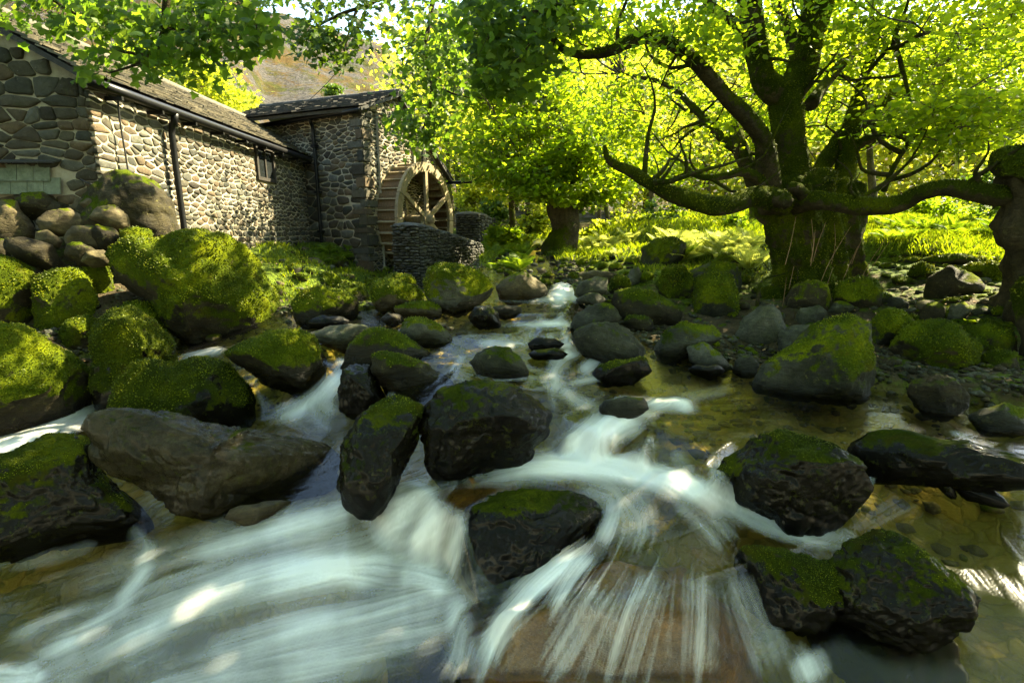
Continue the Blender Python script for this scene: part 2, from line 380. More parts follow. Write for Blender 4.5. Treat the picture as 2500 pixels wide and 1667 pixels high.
# ---------------------------------------------------------------- water level: control points (traced x, y, level)
WPZ = [(1350,640,1.11),(1290,655,1.06),(1290,667,1.04),(1330,664,1.04),(1240,676,1.03),(1290,692,.965),(1230,690,.965),(1335,690,.965),(1200,700,.95),(1140,702,.945),
 (1240,722,.93),(1190,722,.925),(1300,722,.93),(1240,745,.85),(1180,747,.845),(1310,745,.85),(1180,765,.835),(1080,765,.83),(1240,770,.825),(1290,768,.825),(1320,772,.82),
 (1290,797,.735),(1230,795,.74),(1330,797,.73),(1150,790,.78),(1000,800,.77),(1290,830,.71),(1150,870,.66),(1350,850,.68),(1450,850,.66),(1400,900,.62),(1480,880,.63),(1280,870,.66),
 (1400,940,.60),(1420,965,.58),(1340,985,.56),(1300,1000,.54),(1330,1040,.45),(1290,1060,.42),(1380,1010,.55),(1400,1062,.43),(1700,900,.60),(1550,870,.62),(2000,950,.585),(2300,1010,.57),
 (1700,1000,.565),(1500,980,.57),(1480,1030,.55),(1500,1080,.43),(1600,1060,.54),(1600,1102,.43),(1680,1085,.54),(1680,1125,.42),(1640,1040,.55),
 (1200,1095,.415),(1060,1110,.385),(1350,1080,.41),(1480,1110,.40),(1700,1180,.37),(1900,1240,.35),(2200,1150,.47),(2352,1250,.41),(2352,1330,.37),(2280,1200,.44),(2080,1100,.51),(2050,1010,.57),(2352,1090,.55),(2352,1400,.34),
 (1500,1250,.355),(1600,1330,.335),(1400,1290,.345),(1430,1150,.39),(1300,1370,.27),(1200,1410,.2),(1400,1400,.27),(1600,1400,.28),(1150,1568,-.02),(1400,1568,.03),(1700,1568,.08),(2300,1568,.24),
 (1010,1160,.365),(960,1130,.355),(1050,1180,.36),(930,1290,.10),(1040,1320,.09),(870,1250,.13),(880,1170,.28),(800,1160,.26),(600,1180,.19),(380,1215,.13),(0,1270,.08),
 (300,1350,.05),(0,1450,0),(500,1450,.03),(800,1400,.06),(1060,1450,.03),(0,1568,-.02),(600,1568,0),(1000,1568,0),(1110,1420,.06),
 (900,795,.78),(700,745,.82),(800,740,.83),(600,790,.74),(640,805,.72),(520,800,.70),(460,820,.60),(400,850,.5),(200,935,.32),(60,1000,.26),(0,1030,.23),(-200,1080,.2),(790,850,.63),(760,885,.55),(700,935,.42),(600,965,.38),(760,985,.36),(640,960,.39),(850,1040,.36),
 (980,900,.60),(1060,830,.72),(1250,900,.64),(1285,960,.55),(1270,1030,.43),(1040,870,.68)]
WP = [tuple(Qz(*p)) for p in WPZ]
WP += [(-6,3.2,.25),(-6,.5,-.1),(6,.5,.2),(6,3,.57),(-4.5,4.6,.6),(-1,7,1.08),(0,14,1.5),(-2,14,1.5),(3,14,1.5),(-6,9,1.0),(7,9,1.2),(-1.2,.8,-.05),(1.5,.8,.1),(3,4.2,.6),(1.2,4.6,.74),(.7,9,1.25),(.2,6.5,1.12)]
S0, S1, T0, T1 = -1.5, 1.5, log(.9), log(13.5)
NS, NT = 1000, 760
gs = np.linspace(S0, S1, NS); gt = np.linspace(T0, T1, NT)
GSS, GTT = np.meshgrid(gs, gt); GY = np.exp(GTT); GX = GSS*GY
def tri_interp(pts):
    co = [Vector((p[0]/p[1]*2.2, log(p[1])*2.2)) for p in pts]
    vv, ee, ff, ov, oe, of = geometry.delaunay_2d_cdt(co, [], [], 0, 1e-6)
    Z = np.full((NT, NS), np.nan)
    for f in ff:
        i, j, k = [ov[q][0] if ov[q] else -1 for q in f]
        a, b, c = [vv[q] for q in f]
        za, zb, zc = pts[i][2], pts[j][2], pts[k][2]
        x0 = (min(a.x, b.x, c.x)/2.2-S0)/(S1-S0)*(NS-1); x1 = (max(a.x, b.x, c.x)/2.2-S0)/(S1-S0)*(NS-1)
        y0 = (min(a.y, b.y, c.y)/2.2-T0)/(T1-T0)*(NT-1); y1 = (max(a.y, b.y, c.y)/2.2-T0)/(T1-T0)*(NT-1)
        x0, x1, y0, y1 = max(0, int(x0)), min(NS, int(x1)+2), max(0, int(y0)), min(NT, int(y1)+2)
        if x1 <= x0 or y1 <= y0: continue
        sx = GSS[y0:y1, x0:x1]*2.2; sy = GTT[y0:y1, x0:x1]*2.2
        det = (b.y-c.y)*(a.x-c.x)+(c.x-b.x)*(a.y-c.y)
        if abs(det) < 1e-12: continue
        u = ((b.y-c.y)*(sx-c.x)+(c.x-b.x)*(sy-c.y))/det; v = ((c.y-a.y)*(sx-c.x)+(a.x-c.x)*(sy-c.y))/det; w = 1-u-v
        msk = (u >= -1e-4) & (v >= -1e-4) & (w >= -1e-4)
        Z[y0:y1, x0:x1][msk] = (u*za+v*zb+w*zc)[msk]
    return Z
def blur(A, r, it=2):
    for _ in range(it):
        for ax in (0, 1):
            B = np.pad(A, [(r+1, r) if i == ax else (0, 0) for i in (0, 1)], mode='edge'); c = np.cumsum(B, axis=ax)
            A = (np.take(c, range(2*r+1, c.shape[ax]), ax)-np.take(c, range(0, c.shape[ax]-2*r-1), ax))/(2*r+1)
    return A
WZ = tri_interp(WP); WZ = np.where(np.isnan(WZ), .3, WZ)
WZ = blur(WZ, 2, 2)

# ---- flow strokes: (points, width, foam)
FS = [
 ([(1030,1118),(1100,1098),(1200,1080),(1320,1075),(1430,1086),(1540,1112),(1640,1145),(1740,1185),(1850,1225),(1950,1245)],26,1.0),
 ([(1480,945),(1420,965),(1370,1000),(1330,1030),(1280,1055)],34,.85),([(1400,960),(1370,1010),(1380,1060)],22,.6),([(1500,1000),(1480,1080)],16,.25),
 ([(1540,1030),(1600,1105)],16,.3),([(1640,1040),(1650,1110),(1610,1130)],20,.4),([(1480,935),(1550,930),(1600,945)],14,.6),
 ([(1010,1150),(980,1210),(940,1290)],26,1.0),([(1060,1185),(1045,1240),(1030,1320)],18,.95),([(1035,1165),(1005,1230),(985,1310)],18,.8),([(1010,1110),(950,1160),(890,1230),(840,1280)],36,.75),
 ([(1050,1110),(960,1125),(860,1160),(720,1210),(520,1260),(330,1300)],30,.65),([(880,1130),(760,1190),(600,1240),(420,1270)],30,.6),
 ([(1010,1330),(880,1300),(720,1310),(560,1345),(420,1400),(260,1480),(100,1568)],50,.75),
 ([(1090,1350),(960,1390),(850,1430),(700,1460),(520,1510),(330,1568)],60,.6),([(1030,1330),(1050,1430),(1060,1500),(1030,1568)],35,.5),
 ([(1040,1380),(980,1330),(900,1310)],40,.8),([(1100,1200),(900,1260),(600,1330),(300,1420),(0,1500)],95,.42),([(1100,1420),(800,1480),(500,1540),(200,1600)],90,.42),([(900,1160),(600,1220),(300,1300),(0,1380)],50,.34),([(880,1350),(780,1330),(650,1360)],24,.55),([(650,1350),(500,1370),(360,1410)],20,.4),([(520,1440),(380,1480),(240,1568)],30,.4),
 ([(310,1230),(345,1270),(320,1330),(280,1400),(190,1470),(60,1540)],26,.8),([(240,1380),(120,1420),(0,1480)],24,.4),([(-40,1560),(60,1560),(110,1530)],26,1.0),([(250,1240),(120,1280),(0,1310)],16,.35),
 ([(1340,1255),(1280,1300),(1210,1360),(1150,1440),(1105,1560)],26,.95),([(1360,1270),(1310,1330),(1260,1420)],18,.5),
 ([(1500,1290),(1450,1400),(1400,1568)],60,.24),([(1600,1300),(1600,1420),(1590,1568)],60,.22),([(1680,1300),(1730,1420),(1790,1568)],50,.26),([(1400,1330),(1330,1440),(1250,1568)],50,.28),([(1850,1500),(1880,1568)],40,.5),
 ([(1300,1110),(1420,1130),(1480,1200),(1440,1290)],50,.3),([(1550,1130),(1620,1180),(1700,1260)],50,.25),([(1420,1130),(1400,1200),(1370,1260)],24,.35),
 ([(1290,664),(1280,690)],16,.85),([(1240,676),(1230,692)],9,.5),([(1330,668),(1320,690)],8,.5),([(1130,688),(1200,692),(1290,694)],7,.6),
 ([(1190,732),(1180,750)],6,.35),([(1240,730),(1240,750)],9,.4),([(1290,730),(1284,750)],8,.35),([(1150,749),(1240,752),(1325,747)],4,.85),
 ([(1060,765),(1130,776),(1230,785)],8,.45),([(1090,790),(1150,795),(1220,792)],10,.8),([(1215,770),(1205,797)],12,.55),([(1265,778),(1260,797)],9,.6),([(1300,772),(1295,797)],12,.4),([(1210,797),(1290,800),(1340,797)],6,.6),
 ([(1340,812),(1300,825),(1270,850),(1280,890),(1330,925),(1400,940)],18,.30),([(1270,830),(1320,815)],9,.7),([(1300,900),(1180,840),(1080,800)],60,.02),([(1450,850),(1370,870),(1290,890)],10,.35),([(1380,820),(1345,850)],14,.5),
 ([(1060,822),(1040,850)],8,.7),([(1080,860),(1140,872),(1230,870)],7,.5),([(1230,850),(1260,890),(1280,960)],12,.2),
 ([(795,850),(765,885),(735,915),(690,942),(620,965)],20,.95),([(735,915),(720,955),(770,990)],24,.45),([(700,940),(780,950)],14,.6),([(640,965),(740,1000)],14,.25),
 ([(245,930),(160,970),(60,1015),(-60,1060)],24,.85),([(520,805),(470,815),(400,835)],10,.55),([(700,745),(650,770),(560,800)],14,.12),([(900,905),(895,925)],8,.6),
 ([(780,830),(790,845)],8,.5),([(870,735),(960,750),(1060,745)],6,.25),
 ([(2170,990),(2290,1025)],5,.4),([(2200,1150),(2100,1180),(1990,1240)],40,.05),([(2150,1180),(2250,1260),(2340,1380)],60,.04),
 ([(2300,1000),(2000,960),(1700,960),(1500,960)],60,.06),([(1700,890),(1600,910),(1500,940)],30,.15),([(1330,740),(1100,740)],40,.02),([(700,780),(800,790),(1000,800)],30,.03),
 ([(2300,1080),(2180,1110),(2050,1090)],20,.1),([(2000,1090),(1995,1120)],8,.5)]
# the strokes are laid on the water surface and turned into world-space flow, foam density and streaks on the grid
DX, DY = toDisp(GX, GY, WZ)
def raster():
    # work in grid coordinates (columns s, rows t)
    dens = np.zeros((NT, NS)); vx = np.zeros((NT, NS)); vy = np.zeros((NT, NS)); wsum = np.full((NT, NS), 1e-9)
    for pts, w, f in FS:
        tot = sum(math.hypot(pts[i+1][0]-pts[i][0], pts[i+1][1]-pts[i][1]) for i in range(len(pts)-1)); acc = 0.0
        for i in range(len(pts)-1):
            (x0, y0), (x1, y1) = pts[i], pts[i+1]; ex, ey = x1-x0, y1-y0; L2 = ex*ex+ey*ey; L = math.sqrt(L2)
            t = np.clip(((DX-x0)*ex+(DY-y0)*ey)/L2, 0, 1); d2 = (DX-x0-t*ex)**2+(DY-y0-t*ey)**2
            tt = (acc+t*L)/tot; acc += L; tap = .30+.70*sstep(0, .22, tt)*sstep(1.0, .72, tt) if tot > 60 else 1.0
            g = np.exp(-d2/(2*(w*.75)**2)); dens = np.maximum(dens, g*f*tap)
            gw = 1.0/(d2/(w+20)**2+.15)**2
            vx += gw*ex/L; vy += gw*ey/L; wsum += gw
    return dens, vx/wsum, vy/wsum
DENS, FX, FY = raster()
# traced direction -> grid direction through the Jacobian of DX, DY
jxs = np.gradient(DX, axis=1); jxt = np.gradient(DX, axis=0); jys = np.gradient(DY, axis=1); jyt = np.gradient(DY, axis=0)
det = jxs*jyt-jxt*jys; det = np.where(np.abs(det) < .05, -.05, det)
gu = (FX*jyt-FY*jxt)/det; gv = (-FX*jys+FY*jxs)/det
nn = np.hypot(gu, gv)+1e-9; gu /= nn; gv /= nn
def lic(noise, steps):
    ix, iy = np.meshgrid(np.arange(NS, dtype=float), np.arange(NT, dtype=float))
    acc = noise.copy(); cnt = 1.0
    for sgn in (1, -1):
        x, y = ix.copy(), iy.copy()
        for k in range(steps):
            xi = np.clip(x, 0, NS-1).astype(np.int32); yi = np.clip(y, 0, NT-1).astype(np.int32)
            x += sgn*gu[yi, xi]; y += sgn*gv[yi, xi]
            xi = np.clip(x, 0, NS-1).astype(np.int32); yi = np.clip(y, 0, NT-1).astype(np.int32)
            acc += noise[yi, xi]*(1-k/steps); cnt += (1-k/steps)
    a = acc/cnt; a = (a-a.mean())/(a.std()+1e-9); return a
n1 = rs.rand(NT, NS); n2 = blur(rs.rand(NT, NS), 2, 1); n2 = (n2-n2.mean())/n2.std(); n3 = blur(rs.rand(NT, NS), 9, 2); n3 = (n3-n3.mean())/n3.std()
L1 = lic(n1, 26); L2 = lic(n2, 40); L3 = blur(lic(n3, 60), 2, 1)
soft = blur(DENS, 2, 2)
PUFF = fbm(np.stack([GX*3.2/np.maximum(GY, 1)*2, GY*5.5/np.maximum(GY, 1)*2, 0*GX], -1), 4, 91, .55)
STREAK = .10*L1+.26*L2+.62*L3+1.5*PUFF
foam = soft*(1.12+.27*STREAK)+.10*np.exp(-(((GX-.35)/.5)**2+((GY-1.6)/.35)**2))*(.75*L2+.4*L1)+.018*np.clip(L2+L3*.6-.3, 0, 3)*sstep(.05, .3, soft)+.012*L1*sstep(.02, .2, soft)
foam = np.clip(foam, 0, 1.15)
far_k = sstep(5.5, 4.0, GY)
WH = WZ+(.0045*L3+.0010*L2+.0003*L1)*(.35+1.3*np.clip(soft, 0, 1))*np.clip(GY/2.2, .5, 1.2)+.035*blur(soft, 6, 1)*GY/2.5
SD = poly_sd(GX, GY, CH)
GZ0 = ground_raw(GX, GY)
slide = np.exp(-(((GX-.28)/.55)**2+((GY-1.62)/.42)**2)**2)
depth = .05+.4*slide+.16*sstep(0, .5, SD)+.06*fbm(np.stack([GX*2.5, GY*2.5, 0*GX], -1), 3, 5)
inside = sstep(-.10, .06, SD)
GZ = GZ0*(1-inside)+np.minimum(GZ0, WZ-np.maximum(depth, .05))*inside
GZ = np.where(SD < -.05, np.maximum(GZ, WZ+.02+.1*np.minimum(-SD, .6)-2.5*np.maximum(-SD-.25, 0)), GZ)

def grid_faces(nt, ns, mask=None):
    idx = np.arange(nt*ns).reshape(nt, ns)
    F = np.stack([idx[:-1, :-1], idx[:-1, 1:], idx[1:, 1:], idx[1:, :-1]], -1).reshape(-1, 4)
    if mask is not None: F = F[mask.reshape(-1)]
    return F
def compact(V, F, attrs):
    used = np.zeros(len(V), bool); used[F.ravel()] = True; remap = np.cumsum(used)-1
    return V[used], remap[F], {k: a[used] for k, a in attrs.items()}
# water sheet
cell = ((WH-GZ) > -.06) & (SD > -.2); cm = cell[:-1, :-1] & cell[1:, :-1] & cell[:-1, 1:] & cell[1:, 1:] & (GY[:-1, :-1] < 12.5) & (SD[:-1, :-1] > -.25)
V = np.stack([GX, GY, WH], -1).reshape(-1, 3)
Vw, Fw, Aw = compact(V, grid_faces(NT, NS, cm), {'foam': foam.ravel(), 'streak': (.5+.16*STREAK).ravel(), 'fine': (.5+.2*L1).ravel()})

m, n, l, out = new_mat('stream_water'); b = NB(n, l); p = b.pos()
fo = b.attr('foam'); st = b.attr('streak'); fi = b.attr('fine')
mk = b.ramp(fo, [(.12, 0.0), (.45, .42), (.9, .95)])
hh = b.math('ADD', b.math('MULTIPLY', st, .8), b.math('MULTIPLY', fi, .5))
hh = b.math('ADD', hh, b.math('MULTIPLY', b.noise(p, 7.0, 4, .5), .8))
nm = b.bump(hh, .12, .02)
fr = n.new('ShaderNodeFresnel'); fr.inputs['IOR'].default_value = 1.24; l.new(nm, fr.inputs['Normal'])
tr = n.new('ShaderNodeBsdfTransparent'); l.new(b.ramp(b.noise(p, 1.3, 3, .5), [(.3, (.84, .86, .60)), (.7, (.94, .88, .64))]), tr.inputs[0])
gl = n.new('ShaderNodeBsdfGlossy'); gl.inputs['Roughness'].default_value = .2; gl.inputs[0].default_value = (.95, .97, 1, 1); l.new(nm, gl.inputs['Normal'])
mx = n.new('ShaderNodeMixShader'); l.new(b.math('ADD', b.math('MULTIPLY', fr.outputs[0], 1.0), .02, True), mx.inputs[0]); l.new(tr.outputs[0], mx.inputs[1]); l.new(gl.outputs[0], mx.inputs[2])
fc = b.ramp(st, [(.2, (.50, .52, .50)), (.8, (.86, .87, .85))])
fb = b.bsdf(fc, .35, nm, .5)
mx2 = n.new('ShaderNodeMixShader'); l.new(mk, mx2.inputs[0]); l.new(mx.outputs[0], mx2.inputs[1]); l.new(fb, mx2.inputs[2])
l.new(mx2.outputs[0], out.inputs[0]); M['water'] = m
tag(link('stream_water', mesh_np('stream_water', Vw, Fw, M['water'], True, Aw)), kind='structure')

# ground
m, n, l, out = new_mat('bank_ground'); b = NB(n, l); p = b.pos()
a = b.ramp(b.noise(p, 3.0, 7, .7), [(.35, (.030, .022, .012)), (.65, (.085, .065, .035))])
dn = n.new('ShaderNodeTexNoise'); dn.inputs['Scale'].default_value = 4.0; dn.inputs['Detail'].default_value = 5; l.new(p, dn.inputs['Vector'])
pd = b.mix(.16, p, dn.outputs['Color'], 'LINEAR_LIGHT')
vc = b.voro(pd, 11.0, 'F1', 'Color'); vd = b.voro(pd, 11.0, 'DISTANCE_TO_EDGE')
pb = b.ramp(vc, [(.1, (.05, .045, .03)), (.5, (.16, .14, .09)), (.9, (.22, .15, .07))])
bedc = b.mix(b.ramp(vd, [(0, 0.5), (.10, 1.0)]), (.02, .016, .01), pb)
bedc = b.mix(.6, bedc, b.ramp(b.noise(p, 2.0, 6, .7), [(.3, (.8, 1.0, .18)), (.5, (1.4, 1.2, .35)), (.7, (1.7, .8, .22))]), 'MULTIPLY')
bedc = b.mix(.35, bedc, b.ramp(b.noise(p, 2.6, 5, .7), [(.3, (.12, .14, .02)), (.7, (.36, .27, .06))]))
gcol = b.ramp(b.noise(p, 30.0, 6, .75), [(.35, (.02, .035, .004)), (.65, (.10, .14, .008))])
gm = b.ramp(b.math('ADD', b.attr('moss'), b.math('MULTIPLY', b.math('SUBTRACT', b.noise(p, 5.0, 6, .7), .5), 1.6)), [(.4, 0.0), (.6, 1.0)])
cc = b.mix(b.attr('bed'), b.mix(gm, a, gcol), bedc)
hb = b.math('ADD', b.noise(p, 35.0, 7, .75), b.math('MULTIPLY', b.math('MINIMUM', vd, .2), 3.0))
l.new(b.bsdf(cc, .9, b.bump(hb, .9, .03), .15), out.inputs[0]); M['ground'] = m
V = np.stack([GX, GY, GZ], -1)[::2, ::2]
bed = sstep(-.12, .05, SD)[::2, ::2]; gx, gy = GX[::2, ::2], GY[::2, ::2]
mossg = .55+.35*sstep(5.4, 6.8, gy)-.5*np.exp(-(((gx-2.0)/1.1)**2+((gy-4.2)/.6)**2))-.35*np.exp(-(((gx+3.4)/.9)**2+((gy-4.9)/.7)**2))
sh = V.shape
tag(link('ground', mesh_np('ground', V.reshape(-1, 3), grid_faces(sh[0], sh[1]), M['ground'], True, {'bed': bed.ravel(), 'moss': mossg.ravel()})), kind='structure')
# hillside
hs = np.linspace(-1.9, 1.9, 420); ht = np.linspace(T1-.02, log(150), 240); HS, HT = np.meshgrid(hs, ht); HY = np.exp(HT); HX = HS*HY; HZ = ground_raw(HX, HY)
HZ[0] -= .15
m, n, l, out = new_mat('fell_side'); b = NB(n, l); p = b.pos()
g1 = b.noise(p, .12, 6, .65, .6); g2 = b.noise(p, .9, 7, .8); 
c = b.ramp(g1, [(.36, (.035, .045, .008)), (.46, (.065, .06, .013)), (.54, (.10, .06, .018)), (.64, (.045, .052, .012))])
c = b.mix(.7, c, b.ramp(g2, [(.35, .35), (.62, 1.2)]), 'MULTIPLY')
scr = b.ramp(b.math('ADD', b.noise(p, .22, 7, .8), b.math('MULTIPLY', b.noise(p, 2.0, 5, .8), .35)), [(.64, 0.0), (.70, 1.0)])
c = b.mix(scr, c, b.ramp(b.noise(p, 2.2, 6, .85), [(.4, (.03, .028, .025)), (.6, (.105, .095, .085))]))
l.new(b.bsdf(c, .95, b.bump(b.noise(p, 1.2, 8, .8), 1.0, .8), .1), out.inputs[0]); M['hill'] = m
tag(link('hillside', mesh_np('hillside', np.stack([HX, HY, HZ], -1).reshape(-1, 3), grid_faces(240, 420), M['hill'])), kind='structure')

# the broad brown rock just under the falling water in front
sl = np.exp(-(((GX-.28)/.60)**2+((GY-1.60)/.44)**2)**2)
rel = fbm(np.stack([GX*4, GY*4, 0*GX], -1), 5, 77, .55)
RZ = WH-.022-.30*(1-sl)+.03*np.minimum(rel, 0)
mk_ = (sl > .12); mk_ = mk_[:-1, :-1]
Vr, Fr, Ar = compact(np.stack([GX, GY, RZ], -1).reshape(-1, 3), grid_faces(NT, NS, mk_), {'moss': np.full(GX.size, -1.0), 'wet': np.zeros(GX.size)})
tag(link('submerged_rock', mesh_np('submerged_rock', Vr, Fr, M['rock_orange'], True, Ar)), 'broad orange-brown rock seen through thin falling water in front', 'boulder')
SURF = np.maximum(GZ, np.where(SD > -.1, WH, -9))
def surf(x, y, A=None):
    A = SURF if A is None else A
    if y > 13.3: return float(ground_raw(np.array([x]), np.array([y]))[0])
    i = min(max((log(max(y, .91))-T0)/(T1-T0)*(NT-1), 0), NT-2); j = min(max((x/y-S0)/(S1-S0)*(NS-1), 0), NS-2)
    a, b_ = int(i), int(j); u, v = i-a, j-b_
    return float((A[a, b_]*(1-v)+A[a, b_+1]*v)*(1-u)+(A[a+1, b_]*(1-v)+A[a+1, b_+1]*v)*u)
def hit(dx, dy, D0=1.0, D1=14.0):
    D = D0; last = None
    while D < D1:
        p = Q(dx, dy, D); h = p.z-surf(p.x, p.y)
        if h <= 0: return D
        D *= 1.006
    return None
# ---------------------------------------------------------------- boulders
ICO = {}
def ico(sub):
    if sub not in ICO:
        bm = bmesh.new(); bmesh.ops.create_icosphere(bm, subdivisions=sub, radius=1.0)
        V = np.array([v.co[:] for v in bm.verts]); F = np.array([[v.index for v in f.verts] for f in bm.faces]); bm.free(); ICO[sub] = (V, F)
    return ICO[sub]
def moss_gn():
    ng = bpy.data.node_groups.new('moss_tufts', 'GeometryNodeTree')
    ng.interface.new_socket('Geometry', in_out='INPUT', socket_type='NodeSocketGeometry')
    for nm_, dv in (('Density', 9000.0), ('Size', .012)):
        s = ng.interface.new_socket(nm_, in_out='INPUT', socket_type='NodeSocketFloat'); s.default_value = dv
    ng.interface.new_socket('Geometry', in_out='OUTPUT', socket_type='NodeSocketGeometry')
    N = ng.nodes; L = ng.links; gi = N.new('NodeGroupInput'); go = N.new('NodeGroupOutput')
    at = N.new('GeometryNodeInputNamedAttribute'); at.data_type = 'FLOAT'; at.inputs['Name'].default_value = 'moss'
    mp = N.new('ShaderNodeMapRange'); mp.inputs['From Min'].default_value = .54; mp.inputs['From Max'].default_value = .80; L.new(at.outputs['Attribute'], mp.inputs['Value'])
    mu = N.new('ShaderNodeMath'); mu.operation = 'MULTIPLY'; L.new(mp.outputs[0], mu.inputs[0]); L.new(gi.outputs['Density'], mu.inputs[1])
    dp = N.new('GeometryNodeDistributePointsOnFaces'); L.new(gi.outputs['Geometry'], dp.inputs['Mesh']); L.new(mu.outputs[0], dp.inputs['Density'])
    co = N.new('GeometryNodeMeshCone'); co.fill_type = 'NONE'; co.inputs['Vertices'].default_value = 3; co.inputs['Radius Bottom'].default_value = .55; co.inputs['Depth'].default_value = 1.3; co.inputs['Radius Top'].default_value = 0.0
    ip = N.new('GeometryNodeInstanceOnPoints'); L.new(dp.outputs['Points'], ip.inputs['Points']); L.new(co.outputs['Mesh'], ip.inputs['Instance'])
    rv = N.new('FunctionNodeRandomValue'); rv.data_type = 'FLOAT_VECTOR'; rv.inputs[0].default_value = (-.9, -.9, 0); rv.inputs[1].default_value = (.9, .9, 6.28)
    ro = N.new('FunctionNodeRotateRotation') if hasattr(bpy.types, 'FunctionNodeRotateRotation') else None
    ro.rotation_space = 'LOCAL'
    L.new(dp.outputs['Rotation'], ro.inputs[0]); L.new(rv.outputs[0], ro.inputs[1]); L.new(ro.outputs[0], ip.inputs['Rotation'])
    r2 = N.new('FunctionNodeRandomValue'); r2.data_type = 'FLOAT'; r2.inputs[2].default_value = .45; r2.inputs[3].default_value = 1.35
    m2 = N.new('ShaderNodeMath'); m2.operation = 'MULTIPLY'; L.new(r2.outputs[1], m2.inputs[0]); L.new(gi.outputs['Size'], m2.inputs[1]); L.new(m2.outputs[0], ip.inputs['Scale'])
    r3 = N.new('FunctionNodeRandomValue'); r3.data_type = 'FLOAT'
    sa = N.new('GeometryNodeStoreNamedAttribute'); sa.domain = 'INSTANCE'; sa.data_type = 'FLOAT'; sa.inputs['Name'].default_value = 'rnd'
    L.new(ip.outputs[0], sa.inputs['Geometry']); L.new(r3.outputs[1], sa.inputs['Value'])
    sm = N.new('GeometryNodeSetMaterial'); sm.inputs['Material'].default_value = M['moss_tuft']; L.new(sa.outputs[0], sm.inputs['Geometry']); L.new(sm.outputs[0], go.inputs[0])
    return ng
MOSS = moss_gn()
# instance attribute: read it as INSTANCER
for nd in M['moss_tuft'].node_tree.nodes:
    if nd.type == 'ATTRIBUTE':
        nd.attribute_type = 'INSTANCER'; b = NB(M['moss_tuft'].node_tree.nodes, M['moss_tuft'].node_tree.links)
        nz = b.ramp(b.noise(b.pos(), 5.0, 6, .7), [(.36, 0.0), (.66, 1.0)]); fac = b.math('ADD', b.math('MULTIPLY', nd.outputs['Fac'], .4), b.math('MULTIPLY', nz, .6))
        for lk in list(M['moss_tuft'].node_tree.links):
            if lk.to_node.type == 'VALTORGB' and lk.from_node == nd: b.l.new(fac, lk.to_socket)
        break
def add_moss(o, D, dens=1.0, sz=1.0):
    """tufts of moss grown on the surface of o, as a part of it"""
    size = .0024*max(D, 1.8)*sz
    a = link('moss', o.data, o); a['kind'] = 'stuff'
    md = a.modifiers.new('tufts', 'NODES'); md.node_group = MOSS
    ids = {it.name: it.identifier for it in MOSS.interface.items_tree if it.item_type == 'SOCKET' and it.in_out == 'INPUT'}
    md[ids['Density']] = dens*.5/(size*size); md[ids['Size']] = size
    return a

def rock_shape(sub, seed, amp=.13, cuts=5, freq=1.6, strata=0.0, fine=1.0):
    V, F = ico(sub); V = V.copy(); r = np.random.RandomState(seed)
    V = V*(1+amp*fbm(V*freq+seed*3.7, 4, seed))[:, None]
    for k in range(cuts):
        nrm = r.randn(3); nrm[1] = -abs(nrm[1])*1.2-.3; nrm /= np.linalg.norm(nrm); d = r.uniform(.62, .86)
        e = np.maximum(V@nrm-d, 0); V = V-nrm*(e*.85)[:, None]
    V = V*(1+.045*fbm(V*5+seed, 4, seed+5, .6))[:, None]
    V = V*(1+fine*.02*fbm(V*15+seed, 3, seed+7, .7)+fine*.028*fbm(V*6.5+seed, 4, seed+17, .6, True))[:, None]
    V = V*(1-.05*sstep(.35, .75, fbm(V*3.1+seed*2.1, 3, seed+9, .5, True)))[:, None]
    if strata: V = V*(1+strata*np.sin(V[:, 2]*16+V[:, 0]*5+3*fbm(V*2, 2, seed)))[:, None]
    return V, F
